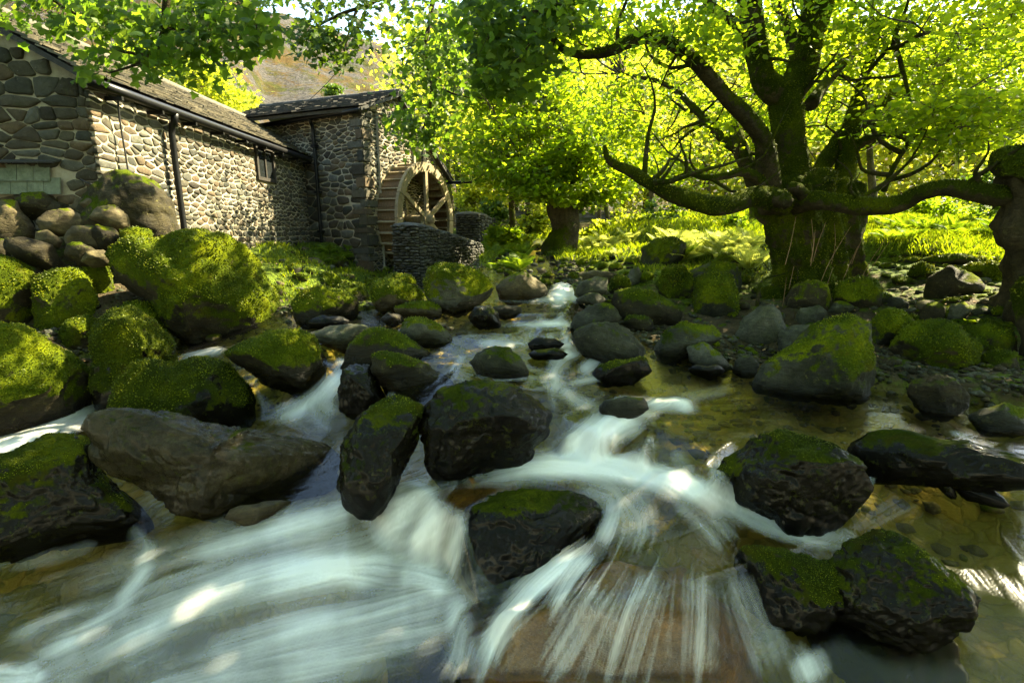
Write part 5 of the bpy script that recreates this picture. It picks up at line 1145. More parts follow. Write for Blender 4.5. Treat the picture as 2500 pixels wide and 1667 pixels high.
def leaves(cen, nrm, tip, size, kind, rnd):
    T, F = leaf_tpl(kind); n = len(cen)
    nrm = nrm/(np.linalg.norm(nrm, axis=1)[:, None]+1e-9); t = tip-nrm*np.sum(tip*nrm, 1)[:, None]; t /= np.linalg.norm(t, axis=1)[:, None]+1e-9; s = np.cross(t, nrm)
    V = cen[:, None]+size[:, None, None]*(T[None, :, 0, None]*s[:, None]+T[None, :, 1, None]*t[:, None]+T[None, :, 2, None]*nrm[:, None])
    F = np.array(F); FF = (F[None]+(np.arange(n)*len(T))[:, None, None]).reshape(-1, 3)
    return V.reshape(-1, 3), FF, np.repeat(rnd, len(T))
def clump_leaves(clumps, per, size, kind, r, flat=.45, droop=.3, up=1.0, skew=0.0):
    """clumps: list of (centre, radius)"""
    Cn = np.array([c for c, _ in clumps]); R = np.array([q for _, q in clumps]); n = len(clumps)
    idx = np.repeat(np.arange(n), per); m_ = len(idx)
    g = r.randn(m_, 3)*.5; g[:, 2] *= flat
    cen = Cn[idx]+g*R[idx][:, None]
    nr_ = r.randn(m_, 3)*.65; nr_[:, 2] += up
    tip = r.randn(m_, 3); tip[:, 2] -= droop
    crnd = r.rand(n)[idx]
    return leaves(cen, nr_, tip, size*r.uniform(.4, 1.5, m_), kind, np.clip(crnd*.5+r.rand(m_)*.5+skew, 0, 1))
def twigs(clumps, limbs, r, mat, rad=.012, frac=1.0, sides=4):
    """thin curved twigs from the nearest limb point to each clump"""
    LP = np.concatenate(limbs); mb = MB()
    for c, q in clumps:
        if r.rand() > frac: continue
        c = np.array(c); d = LP-c; d2 = (d**2).sum(1)+.6*np.maximum(d[:, 2], 0)**2; a = LP[d2.argmin()]; L = np.linalg.norm(c-a)
        if L < .05: continue
        mid = (a+c)/2+r.randn(3)*L*.13; mid[2] += L*.06; rr = rad*(.5+min(L, 2.5)*.6)
        V, F = tube([a, a*.6+mid*.4+r.randn(3)*L*.04, mid, mid*.4+c*.6+r.randn(3)*L*.05, c], [rr, rr*.8, rr*.6, rr*.4, rr*.22], sides, 2, cap=False); mb.add(V, F)
        for _ in range(2):
            e = c+r.randn(3)*q*.6; s = c*.35+mid*.65; V, F = tube([s, (s+e)/2+r.randn(3)*q*.15, e], [rr*.4, rr*.3, rr*.12], 3, 2, cap=False); mb.add(V, F)
    return mb
def region_clumps(regs, r):
    """regs: (polygon in traced coordinates, n, D0, D1, radius)"""
    out = []
    for poly, n, D0, D1, R in regs:
        pl = np.array(poly, float); k = 0
        while k < n:
            x = r.uniform(pl[:, 0].min(), pl[:, 0].max()); y = r.uniform(pl[:, 1].min(), pl[:, 1].max())
            if poly_sd(np.array([x]), np.array([y]), poly)[0] < 0: continue
            D = r.uniform(D0, D1); out.append((tuple(Q(x, y, D)), R*r.uniform(.6, 1.3))); k += 1
    return out
def limb(name, pts, rad, root, mat='bark', sides=14, n=5, amp=.16, mossy=.55, seed=1, ridges=.04, knob=0, tufts=0.0, D=5):
    V, F = tube(pts, rad, sides, n, amp, 5.0, seed, ridges)
    me = mesh_np(name, V, F, M[mat]); nr = np.zeros(len(V)*3, np.float32); me.vertex_normals.foreach_get('vector', nr); nr = nr.reshape(-1, 3)
    mo = mossy+.4*nr[:, 2]+.35*fbm(V*2.5, 3, seed)
    for k, a_ in (('moss', mo), ('wet', np.zeros(len(V)))):
        at = me.attributes.new(k, 'FLOAT', 'POINT'); at.data.foreach_set('value', a_.astype(np.float32))
    o = child(name, me, root)
    if tufts:
        a = add_moss(o, D, tufts, .9); a.location = (0, 0, 0)
    return catmull(pts, rad, n)[0]
TD = lambda L: [tuple(Q(x, y, d)) for x, y, d in L]

# ---------------------------------------------------------------- the great tree
r = np.random.RandomState(21)
tree = empty('great_tree', Q(1860, 700, 5.4)); tag(tree, 'huge old mossy sycamore with many spreading limbs on the right bank', 'tree'); LM = []
def U_(k): return k*K*5.3/1250.0
def add(name, pts, rad, **kw):
    kw.setdefault('seed', len(LM)+1); a = limb(name, TD(pts), [U_(q)*(.80 if name == 'limb' else 1.0) for q in rad], tree, **kw); LM.append(a); return a
add('trunk', [(1868,760,5.35),(1866,700,5.35),(1856,620,5.35),(1846,560,5.35),(1835,500,5.35),(1828,440,5.4),(1822,410,5.4)], [108,76,65,67,74,74,54], sides=72, n=12, amp=.22, ridges=.10, tufts=.7, mossy=.66)
add('trunk', [(1945,740,5.65),(1938,690,5.65),(1925,620,5.65),(1925,560,5.65),(1922,500,5.65),(1930,450,5.65),(1938,420,5.65)], [76,56,50,48,50,44,34], sides=56, n=12, amp=.24, ridges=.12, tufts=.7, mossy=.64)
add('limb', [(1800,480,5.45),(1830,430,5.4),(1825,370,5.4),(1812,300,5.4),(1806,250,5.4),(1800,200,5.4)], [60,46,36,38,40,42], sides=20, n=6, mossy=.70, tufts=.6)
add('limb', [(1800,225,5.4),(1760,190,5.35),(1742,140,5.3),(1732,80,5.3),(1722,20,5.25),(1712,-60,5.2)], [34,30,26,27,26,24], sides=18, mossy=.68, tufts=.6)
add('limb', [(1808,230,5.4),(1835,180,5.45),(1852,120,5.5),(1868,60,5.5),(1880,0,5.5),(1892,-70,5.5)], [36,36,34,36,38,36], sides=18, mossy=.68, tufts=.6)
add('limb', [(1836,150,5.6),(1822,100,5.7),(1805,50,5.8),(1785,0,5.9),(1770,-60,6)], [20,18,15,15,13], mossy=.35)
add('limb', [(1775,480,5.3),(1766,420,5.2),(1760,370,5.1),(1752,320,5.0),(1712,265,4.9),(1672,228,4.85),(1640,190,4.8),(1600,145,4.75),(1560,112,4.7),(1520,92,4.7),(1480,87,4.65),(1440,100,4.6),(1400,118,4.6),(1350,127,4.6),(1305,120,4.6),(1275,98,4.6),(1262,70,4.6)], [34,30,26,21,20,17,17,16,15,14,14,12,11,10,9,7,4], n=4, mossy=.6, tufts=.5)
add('limb', [(1760,470,5.6),(1735,420,5.6),(1712,370,5.6),(1696,330,5.65),(1688,290,5.7)], [30,26,22,22,16], mossy=.5, tufts=.3)
add('limb', [(1694,345,5.65),(1660,320,5.7),(1620,275,5.8),(1590,245,5.9),(1560,215,6),(1520,190,6.1),(1480,180,6.2),(1430,170,6.3)], [15,13,12,10,9,7,6,3], n=3, mossy=.45, sides=10)
add('limb', [(1800,470,5.0),(1760,455,4.9),(1720,452,4.8),(1680,470,4.7),(1640,474,4.6),(1590,462,4.55),(1540,445,4.5),(1490,420,4.45),(1450,395,4.4),(1415,380,4.4),(1396,364,4.35),(1388,335,4.35)], [30,27,24,22,21,20,17,14,12,9,7,3], n=4, mossy=.75, tufts=.9, sides=16, D=4.5)
add('stub', [(1770,452,4.9),(1795,458,4.8),(1812,470,4.75)], [18,17,13], n=4, mossy=.4, sides=14)
add('limb', [(1830,470,5.1),(1860,462,4.9),(1900,463,4.75),(1960,472,4.6),(2020,474,4.5),(2070,466,4.4),(2110,446,4.3),(2160,432,4.2),(2220,437,4.1),(2280,448,4.05),(2345,452,4.0)], [26,22,20,21,21,19,17,17,19,21,22], n=4, mossy=.62, tufts=.8, sides=16, D=4.5)
add('stub', [(1850,455,4.95),(1832,436,4.85),(1818,428,4.8)], [13,13,10], n=4, mossy=.5, sides=12)
add('limb', [(1890,500,5.9),(1876,440,5.95),(1884,395,6),(1915,345,6.1),(1958,295,6.2),(2020,245,6.3),(2090,190,6.4),(2150,140,6.5),(2210,110,6.6),(2280,50,6.7),(2340,10,6.8)], [26,24,25,27,30,30,26,23,19,14,10], n=5, mossy=.62, sides=18, tufts=.4)
add('limb', [(1935,480,5.9),(1940,420,5.9),(1945,360,6),(1955,300,6.05),(1972,230,6.1),(1990,170,6.2),(2008,110,6.3),(2025,50,6.4)], [28,27,29,26,20,16,12,8], n=5, mossy=.6, sides=16, tufts=.4)
add('limb', [(1950,345,6),(2000,318,5.95),(2050,305,5.9),(2090,298,5.85),(2118,283,5.8)], [18,15,12,10,4], n=4, mossy=.5)
add('limb', [(1862,240,5.6),(1890,200,5.9),(1930,150,6.2),(1975,110,6.4),(2020,85,6.5)], [18,16,15,12,8], n=4, mossy=.45)
add('limb', [(1738,110,5.3),(1715,80,5.2),(1680,48,5.1),(1640,20,5.0),(1605,-15,5)], [15,13,11,10,8], n=4, mossy=.45)
add('limb', [(1775,440,5.2),(1740,410,5.1),(1705,395,5.0),(1665,405,4.95),(1620,408,4.9),(1585,400,4.9),(1548,408,4.9)], [20,15,12,9,8,7,3], n=4, mossy=.55, tufts=.4, sides=10)
add('limb', [(1575,98,4.7),(1552,130,4.7),(1535,160,4.75),(1515,205,4.8)], [5,4,3,1.5], n=3, sides=6)
add('limb', [(1620,282,5.8),(1590,300,5.8),(1565,320,5.8),(1545,345,5.8)], [6,5,4,2], n=3, sides=6)
add('limb', [(1840,170,5.5),(1850,120,5.3),(1832,190,5.6)], [8,7,5], n=3, sides=6)
add('limb', [(1990,170,5.0),(2050,110,5.0),(2075,170,4.95),(2090,230,4.9)], [5,6,5,3], n=4, sides=6)
add('limb', [(2120,290,4.8),(2080,340,4.8),(2050,390,4.8),(2030,440,4.8)], [3,5,6,7], n=4, sides=6)
for (x, y, ang) in ((1780,740,-.9),(1850,752,-.3),(1930,742,.4),(1990,735,.8)):  # roots
    add('root', [(x,y-60,5.3),(x+ang*16,y-22,5.15),(x+ang*46,y+6,4.95),(x+ang*80,y+20,4.8)], [34,26,19,9], n=4, mossy=.6, sides=12, tufts=.4)
# side branches growing from the limbs, gnarled and upturned
for li, L_ in enumerate(list(LM[2:26])):
    if len(L_) < 12: continue
    for _ in range(5):
        k = r.randint(len(L_)//4, len(L_)-1); p0 = Vector(L_[k]); d = Vector(r.randn(3)); d.z = abs(d.z)*.8-.25; d.y *= .7; d.normalize(); ln = r.uniform(.35, 1.1); q = [p0]; 
        for s_ in range(5):
            d = (d+Vector(r.randn(3))*.35+Vector((0, 0, .12))).normalized(); q.append(q[-1]+d*ln/5)
        rr0 = r.uniform(.012, .024); V, F = tube(q, [rr0, rr0*.85, rr0*.65, rr0*.5, rr0*.32, rr0*.15], 6, 2, .12, 8, li, cap=False)
        me = mesh_np('branch', V, F, M['bark'], True, {'moss': np.full(len(V), .5), 'wet': np.zeros(len(V))}); child('branch', me, tree); LM.append(np.array([tuple(v) for v in q]))
# thin dry shoots on the bole
for i in range(15):
    x = r.choice([1800, 1850, 1870, 1900, 1915, 1960])+r.uniform(-12, 12); y = r.uniform(590, 720); D = 4.78 if x < 1900 else 5.05; a = Q(x, y, D); h = r.uniform(.15, .6); dx = r.uniform(-.12, .45)*h
    V, F = tube([a, a+Vector((dx*.3, -.02, h*.45)), a+Vector((dx, r.uniform(-.05, .05), h))], [.004, .0035, .002], 4, 3, cap=False); child('shoot', mesh_np('shoot', V, F, M['shoot']), tree)
MAINR = [([(1260,0),(1700,0),(1720,140),(1600,120),(1300,110)],50,4.2,7.5,.42),([(1260,110),(1560,120),(1700,260),(1700,400),(1560,430),(1420,350),(1260,260)],48,5.2,8,.40),
 ([(1700,-20),(1900,-20),(1840,140),(1760,160)],24,5.6,8,.42),([(1890,-20),(2380,-20),(2380,140),(2050,130),(1890,160)],75,4.4,8,.45),([(1900,150),(2100,110),(2380,120),(2380,330),(2150,330),(1960,320)],60,5.0,8.5,.45),
 ([(2050,240),(2380,200),(2380,350),(2120,330)],40,4.2,5.5,.38),([(1700,190),(1790,200),(1800,330),(1720,330)],14,6.2,8,.4),([(1830,180),(1960,150),(1930,320),(1850,330)],20,6.4,8,.4)]
cl = region_clumps(MAINR, r)
over = []
for i in range(320):          # crown leaves added out of frame for shade: thick over near water, open elsewhere
    a, q = r.uniform(0, 2*pi), math.sqrt(r.rand())
    if i < 250: over.append(((5.1+q*3.6*cos(a), 4.4+q*1.7*sin(a), 4.9+r.uniform(0, 1.3)), r.uniform(.35, .6)))
    else: over.append(((3.6+q*4.2*cos(a), 6.6+q*3.4*sin(a), 5.2+r.uniform(0, 1.5)), r.uniform(.3, .5)))
V, F, rn_ = clump_leaves(cl, 110, .055, 'oval', r, .30)
Vn, Fn, rnn = clump_leaves([c for c in cl if Vector(c[0]).y < 6.0], 12, .07, 'oval', r, .35)
o = child('foliage', mesh_np('foliage', V, F, M['leaf_main'], False, {'rnd': rn_}), tree); o['kind'] = 'stuff'
V, F, rn_ = clump_leaves(over, 92, .11, 'oval', r, .4)
o = child('added_shade_foliage', mesh_np('added_shade_foliage', V, F, M['leaf_main'], False, {'rnd': rn_}), tree); o['kind'] = 'stuff'
mb = twigs(cl, LM[2:], r, M['twig'], .010, .75); o = child('twigs', mesh_np('twigs', np.array(mb.V), mb.F, M['twig']), tree); o['kind'] = 'stuff'
# some of the nearest leaves as pieces of their own
shp = [leaves(np.zeros((1, 3)), np.array([[0, 0, 1.]]), np.array([[0, 1., 0]]), np.array([1.0]), 'oval', np.array([k/4])) for k in range(5)]
LME = [mesh_np('leaf', V_, F_, M['leaf_main'], False, {'rnd': R_}) for V_, F_, R_ in shp]
near = [c for c in cl if Vector(c[0]).y < 5.2][:40]
for c, q in near:
    for _ in range(7):
        o = link('leaf', LME[r.randint(5)], tree); p = Vector(c)+Vector((r.randn()*q*.5, r.randn()*q*.5, r.randn()*q*.2)); o.location = p-tree.location
        o.rotation_euler = (r.uniform(-.8, .8), r.uniform(-.8, .8), r.uniform(0, 6.28)); s = r.uniform(.055, .09); o.scale = (s, s, s)

# ---------------------------------------------------------------- trunk at the right frame edge
rt = empty('rotten_tree', Q(2335, 700, 4.0)); tag(rt, 'dark rotten trunk with a round moss cap at the right frame edge', 'tree trunk')
limb('trunk', TD([(2390,720,4.0),(2372,640,4.0),(2358,560,4.0),(2352,480,4.0),(2356,410,4.0),(2358,370,4.0)]), [.28,.15,.13,.14,.15,.12], rt, sides=48, n=12, amp=.42, mossy=.12, seed=5, ridges=.1)
limb('root', TD([(2380,680,3.9),(2385,670,3.7),(2405,720,3.5),(2410,800,3.4),(2400,880,3.3)]), [.10,.13,.15,.15,.12], rt, sides=18, n=6, amp=.25, mossy=.45, seed=6, tufts=.4)
bo = boulder('moss_cap', [(2262,390),(2270,355),(2300,338),(2352,332),(2420,345),(2440,400),(2400,425),(2330,428),(2290,422)], None, 'rock_brown', .95, .95, 5, 110, D=3.95, parent=None, sink=0)
bo.parent = rt; bo.location = bo.location-rt.location
for k in ('label', 'category'):
    if k in bo: del bo[k]

# ---------------------------------------------------------------- other trees
def wood_tree(name, label, trunk, rad, regs, per, size, mat='leaf_back', group=None, extra=(), kind='quad', flat=.45, tw=.6, mossy=.4, seed=1, unit=None, twr=.012, skew=0.0):
    rr = np.random.RandomState(seed); root = empty(name, Q(trunk[0][0], trunk[0][1], trunk[0][2])); tag(root, label, 'tree', group)
    D = trunk[0][2]; u = K*D/1250; ls = [limb('trunk', TD(trunk), [q*u for q in rad], root, n=5, sides=12, mossy=mossy, seed=seed, amp=.22, ridges=.06)]
    for e, er in extra: ls.append(limb('branch', TD(e), [q*u for q in er], root, n=4, sides=7, mossy=mossy-.1, seed=seed+1, amp=.15))
    cl = region_clumps(regs, rr)
    V, F, rn_ = clump_leaves(cl, per, size, kind, rr, flat, skew=skew); o = child('foliage', mesh_np('foliage', V, F, M[mat], False, {'rnd': rn_}), root); o['kind'] = 'stuff'
    if tw:
        mb = twigs(cl, ls, rr, M['twig'], twr, tw)
        if mb.n: o = child('twigs', mesh_np('twigs', np.array(mb.V), mb.F, M['twig']), root); o['kind'] = 'stuff'
    return root
wood_tree('riverside_tree', 'leafy tree with a thick dark mossy bole beyond the water wheel', [(1280,618,9.2),(1284,575,9.2),(1298,530,9.2),(1292,480,9.2),(1310,400,9.2),(1300,330,9.2),(1280,250,9.2)], [58,40,30,34,24,16,9],
 [([(1060,180),(1250,170),(1480,260),(1480,400),(1380,430),(1200,430),(1100,400),(1060,300)],100,8.0,10.5,.5),([(1000,60),(1260,60),(1260,200),(1040,230)],20,8.5,11,.5),([(1150,360),(1420,380),(1420,470),(1240,460),(1150,450)],30,8,9.5,.35),
  ([(1210,420),(1380,420),(1370,460),(1230,460)],8,8.4,9,.25)], 170, .082, 'leaf_main', kind='quad',
 extra=[([(1305,420,9.2),(1330,370,9),(1350,330,8.9),(1380,300,8.8)],[10,8,6,3]),([(1300,440,9.2),(1260,400,9),(1230,380,8.9),(1200,390,8.8)],[9,7,5,2]),([(1310,400,9.2),(1340,350,9.2),(1322,300,9.1)],[8,6,3]),([(1330,440,9),(1380,420,8.9),(1420,425,8.8)],[6,4,2])], seed=31, tw=.8, twr=.014, skew=-.1)
wood_tree('slender_tree', 'slender mossy tree trunk beside the ruined pier', [(1180,560,10.5),(1179,520,10.5),(1176,480,10.5),(1178,440,10.5),(1182,380,10.5)], [10,8,7,7,6], [([(1090,330),(1230,330),(1230,440),(1110,440)],26,10,12,.6)], 90, .10, 'leaf_back', seed=32, mossy=.3)
for i, (x, D, rd, lab) in enumerate([(1215,13,6,'thin leaning trunk right of the slender mossy tree'),(1372,14,5,'thin pale trunk left of the two upstream stems'),(1400,15,5,'straight thin trunk among the bright wood upstream'),(1735,11,12,'dark upright stem just left of the great tree bole'),(1500,16,6,'thin stem seen over the half-mossy boulder'),(1040,15,7,'thin trunk behind the water wheel gable end'),(2010,12,8,'thin stem behind the right-hand limbs of the great tree')]):
    rr = np.random.RandomState(60+i); b0 = 560 if x < 1600 else 520; lean = rr.uniform(-25, 25)
    wood_tree('woodland_tree', lab, [(x,b0+10,D),(x+lean*.3,b0-80,D),(x+lean*.7,b0-170,D),(x+lean,b0-300,D)], [rd*1.3,rd,rd*.8,rd*.5], [([(x-150,b0-430),(x+150,b0-430),(x+150,b0-200),(x-150,b0-220)],30,D-1,D+2,.9)], 70, .13, 'leaf_back', 'trees of the sunlit wood', seed=70+i, tw=.4, twr=.02, skew=.1)
FARL = [(1050,24,'pale tree on the slope behind the mill'),(1180,26,'broad far tree above the slender trunk'),(1330,22,'rounded far tree behind the leafy riverside tree'),(1480,26,'bright far tree over the stream head'),(1620,21,'golden far tree behind the long left limb'),(1760,25,'far tree showing between the main stems'),(1900,22,'far tree behind the fork of the great tree'),(2050,26,'yellow far tree behind the right limbs'),(2200,21,'leafy far tree above the bracken on the right'),(2350,24,'far tree at the right frame edge')]
for i, (x, D, lab) in enumerate(FARL):
    rr = np.random.RandomState(90+i); base = 500-8*(i % 3)
    wood_tree('far_tree', lab, [(x,base+20,D),(x+5,base-60,D),(x-5,base-140,D),(x,base-230,D)], [9,7,5,3],
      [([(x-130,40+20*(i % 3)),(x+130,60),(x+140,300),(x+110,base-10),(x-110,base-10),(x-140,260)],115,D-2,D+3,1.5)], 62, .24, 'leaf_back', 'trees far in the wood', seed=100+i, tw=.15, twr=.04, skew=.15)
wood_tree('hill_tree', 'light green ash tree on the hillside above the barn roof', [(455,270,17),(452,230,17),(450,190,17)], [6,4,2], [([(360,190),(400,160),(450,140),(500,165),(530,210),(560,260),(380,260)],60,16,18,.7)], 90, .12, 'leaf_back', seed=120, tw=.6)
for i, (x, y, s, D, lab) in enumerate([(300,140,60,30,'bush on the hillside at the left above the roof'),(765,208,16,40,'tiny dark bush on the open fell'),(560,235,30,26,'small bright tree just above the roof valley')]):
    wood_tree('hill_bush', lab, [(x,y+s*.6,D),(x,y+s*.2,D),(x,y-s*.2,D)], [2,1.5,1], [([(x-s,y-s*.6),(x+s,y-s*.6),(x+s,y+s*.6),(x-s,y+s*.6)],26,D-1,D+1,s*.5*K*D/1250)], 70, .16, 'leaf_back' if i != 1 else 'leaf_dark', seed=130+i, tw=0)

# ---------------------------------------------------------------- overhanging sycamore branches near the camera
def overhang(name, label, stems, regs, per, size, mat, seed, twr=.006, nbig=300, group=None):
    rr = np.random.RandomState(seed); root = empty(name, Q(*stems[0][0][0])); tag(root, label, 'branch', group); ls = []
    for s, rad in stems:
        D = s[0][2]; ls.append(limb('bough', TD(s), [q*K*D/1250 for q in rad], root, sides=8, n=4, mossy=.15, amp=.12, seed=seed+len(ls), ridges=.02))
    cl = region_clumps(regs, rr)
    Cn = np.array([c for c, _ in cl]); R = np.array([q for _, q in cl]); idx = np.repeat(np.arange(len(cl)), per); m_ = len(idx)
    cen = Cn[idx]+rr.randn(m_, 3)*np.array([.55, .55, .42])*R[idx][:, None]
    nr_ = rr.randn(m_, 3)*.45+np.array([0, -.75, .45]); tip = rr.randn(m_, 3)*.6+np.array([0, 0, -1.0]); sz = size*rr.uniform(.55, 1.25, m_); rn_ = rr.rand(m_)
    k = min(nbig, m_)
    T, Fc = leaf_tpl('syc'); vs_ = [mesh_np('leaf', T, Fc, M[mat], False, {'rnd': np.full(len(T), (j+.5)/5)}) for j in range(5)]
    nn_ = nr_/np.linalg.norm(nr_, axis=1)[:, None]
    order = np.argsort(-sz/np.linalg.norm(cen-np.array([0, 0, CZ]), axis=1))
    for i in order[:k]:
        nv = Vector(nn_[i]); t = Vector(tip[i]); t = (t-nv*t.dot(nv)).normalized(); s = t.cross(nv)
        o = link('leaf', vs_[int(rn_[i]*5) % 5], root); mt = Matrix((s, t, nv)).transposed().to_4x4()
        o.matrix_local = Matrix.Translation(Vector(cen[i])-root.location) @ mt @ Matrix.Scale(float(sz[i]), 4)
    rest = order[k:]
    if len(rest):
        V, F, R_ = leaves(cen[rest], nr_[rest], tip[rest], sz[rest], 'syc', rn_[rest]); o = child('foliage', mesh_np('foliage', V, F, M[mat], False, {'rnd': R_}), root); o['kind'] = 'stuff'
    mb = twigs(cl, ls, rr, M['twig'], twr, .9, 4)
    if mb.n: o = child('twigs', mesh_np('twigs', np.array(mb.V), mb.F, M['twig']), root); o['kind'] = 'stuff'
    return root
ob1 = overhang('overhanging_branch', 'sycamore branch with large leaves hanging over the barn roof at the top left', [([(388,-30,3.2),(380,20,3.2),(378,65,3.2),(362,110,3.2),(345,128,3.2),(300,122,3.2),(265,118,3.25)],[7,6.5,6,5.5,4.5,3,2]),([(345,128,3.2),(310,150,3.1),(250,168,3.1)],[4,3,1.5]),([(520,-20,3.4),(560,20,3.4),(590,60,3.4),(600,110,3.4)],[4,3.5,2.5,1.5]),([(100,-20,3.3),(150,20,3.3),(220,50,3.3),(300,60,3.3)],[3,3,2.5,1.5]),([(375,65,3.2),(430,70,3.2),(500,90,3.25)],[3.5,2.5,1.5])],
 [([(-20,-30),(640,-30),(640,60),(560,90),(400,60),(200,60),(-20,40)],60,3.0,3.6,.15),([(100,40),(640,30),(625,120),(500,100),(330,120),(150,70)],36,3.0,3.5,.13),([(180,110),(340,100),(560,110),(600,140),(470,160),(330,165),(200,165)],16,3.0,3.4,.12)], 15, .052, 'leaf_near', 41, .004, 300)
r5 = np.random.RandomState(77); up_ = [((r5.uniform(-6, 5), r5.uniform(-5, 3.2), r5.uniform(4.4, 6.6)), r5.uniform(.4, .7)) for _ in range(330)]  # unseen canopy added over and behind the camera to dim the sky fill
V, F, rn_ = clump_leaves(up_, 60, .13, 'quad', r5, .4); o = child('added_shade_foliage', mesh_np('added_shade_foliage', V, F, M['leaf_near'], False, {'rnd': rn_}), ob1); o['kind'] = 'stuff'
overhang('overhanging_branch', 'dark leafy sycamore branch hanging at the top centre before the fell', [([(900,-30,4.2),(850,10,4.2),(790,30,4.2),(730,60,4.2),(690,90,4.2)],[5,4,3.5,2.5,1.5]),([(820,20,4.2),(800,80,4.2),(790,130,4.2)],[3,2,1])],
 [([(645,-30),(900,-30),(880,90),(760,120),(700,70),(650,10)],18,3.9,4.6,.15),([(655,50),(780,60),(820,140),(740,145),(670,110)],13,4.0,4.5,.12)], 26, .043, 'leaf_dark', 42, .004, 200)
overhang('overhanging_branch', 'drooping sycamore branch reaching down over the mill gable at the centre', [([(1000,-30,4.6),(985,60,4.6),(975,130,4.6),(990,190,4.6),(985,260,4.6),(960,320,4.6)],[6,5,5,4,3,1.5]),([(985,190,4.6),(1040,215,4.6),(1080,225,4.6)],[3,2,1])],
 [([(860,-30),(1120,-30),(1120,130),(900,130),(860,60)],22,4.2,5.2,.2),([(870,110),(1110,120),(1080,260),(930,250),(900,170)],19,4.3,5.0,.2),([(900,240),(1040,240),(1010,320),(960,350),(900,330)],12,4.4,4.8,.12)], 30, .050, 'leaf_near', 43, .005, 260)
overhang('overhanging_branch', 'bright sunlit sycamore branch with big leaves right of the top centre', [([(1290,-30,4.0),(1240,20,4.0),(1180,50,4.0),(1120,70,4.0)],[5,4,3,1.5]),([(1250,10,4),(1230,70,4),(1200,130,4)],[4,3,1.5])],
 [([(1080,-30),(1320,-30),(1260,120),(1200,170),(1110,160),(1080,60)],44,3.7,4.6,.2),([(1110,120),(1260,100),(1240,210),(1130,220)],14,4.0,4.5,.15)], 26, .066, 'leaf_near', 44, .005, 260)

# ---------------------------------------------------------------- ferns, grass, shrubs
def frond_mesh(seed, mat, pn=15):
    rr = random.Random(seed); V = []; F = []; R = []
    for i in range(pn):
        t = .16+.84*i/pn; y = t; z = .42*t-.62*t*t; ln = .30*math.sin(pi*min(1, (t*.86+.12)))*1.05+.01
        for s in (-1, 1):
            segs = 5; b0 = len(V)
            for k in range(segs):   # each pinna is cut into little lobes
                a = ln*k/segs; c = ln*(k+.9)/segs; w = .030*(1-k/segs)+.006
                q = len(V); V += [(s*a, y+a*.35, z-.10*a), (s*(a+c)/2, y+a*.35+w+.01, z-.1*a), (s*c, y+c*.35, z-.13*c), (s*(a+c)/2, y+a*.35-w, z-.12*a)]; F += [(q, q+1, q+2), (q, q+2, q+3)]; R += [.3+.5*rr.random()]*4
    V += [(-.006, 0, 0), (.006, 0, 0), (0, .5, .055), (0, 1, -.2)]; q = len(V); F += [(q-4, q-3, q-2), (q-4, q-2, q-1)]; R += [.2]*4
    return mesh_np('frond', np.array(V), F, M[mat], False, {'rnd': R})
FR = {k: [frond_mesh(i, k) for i in range(3)] for k in ('fern', 'bracken')}
def fern(x, y, h, mat, label, group, seed, nf=8, D=None, cat='fern'):
    rr = random.Random(seed); D = D or hit(x, y, 2.5, 13.5) or 8.0; c = Q(x, y, D); zc = surf(c.x, c.y); s = h*K*D/1250
    root = empty('fern_plant', (c.x, c.y, zc-.02)); tag(root, label, cat, group)
    for i in range(nf):
        o = link('frond', rr.choice(FR[mat]), root); a = 2*pi*i/nf+rr.uniform(-.3, .3); k = s*rr.uniform(.8, 1.25)
        o.rotation_euler = (rr.uniform(.45, 1.15), rr.uniform(-.25, .25), a); o.scale = (k, k, k)
k = 0
def ferns(poly, n, h0, h1, mat, label, group, seed):
    r2 = np.random.RandomState(seed); pl = np.array(poly, float); c = 0
    while c < n:
        x = r2.uniform(pl[:, 0].min(), pl[:, 0].max()); y = r2.uniform(pl[:, 1].min(), pl[:, 1].max())
        if poly_sd(np.array([x]), np.array([y]), poly)[0] < 0: continue
        fern(x, y, r2.uniform(h0, h1), mat, label, group, seed*100+c, r2.randint(6, 10)); c += 1
ferns([(1480,590),(1560,560),(1740,560),(1755,640),(1600,600),(1500,610)], 34, 34, 62, 'bracken', 'pale backlit bracken plant in the drift left of the great tree', 'bracken left of the great tree', 3)
ferns([(2030,520),(2300,510),(2310,545),(2040,550)], 18, 28, 50, 'fern', 'green fern beneath the right-hand limb on the turf edge', 'ferns behind the turf ledge', 4)
ferns([(1110,585),(1210,570),(1200,625),(1120,625)], 10, 30, 50, 'fern', 'fern on the left bank at the end of the dry-stone wall', 'ferns by the end of the dry-stone wall', 5)
ferns([(730,575),(830,590),(820,620),(740,610)], 6, 22, 36, 'fern', 'small fern at the foot of the mill corner', 'small ferns below the mill', 6)
ferns([(1330,560),(1480,545),(1480,590),(1340,590)], 14, 22, 40, 'bracken', 'sunlit bracken upstream beyond the dark stones', 'bracken far upstream', 7)
fern(1545, 655, 50, 'fern', 'single green fern growing over the rocks left of the mossy block', None, 801, 9)
fern(1560, 600, 60, 'fern', 'arching fern by the half-mossy boulder', None, 802, 9)
fern(2230, 742, 30, 'fern', 'small bright fern tuft on the flat mossy boulder at the right', None, 803, 8)
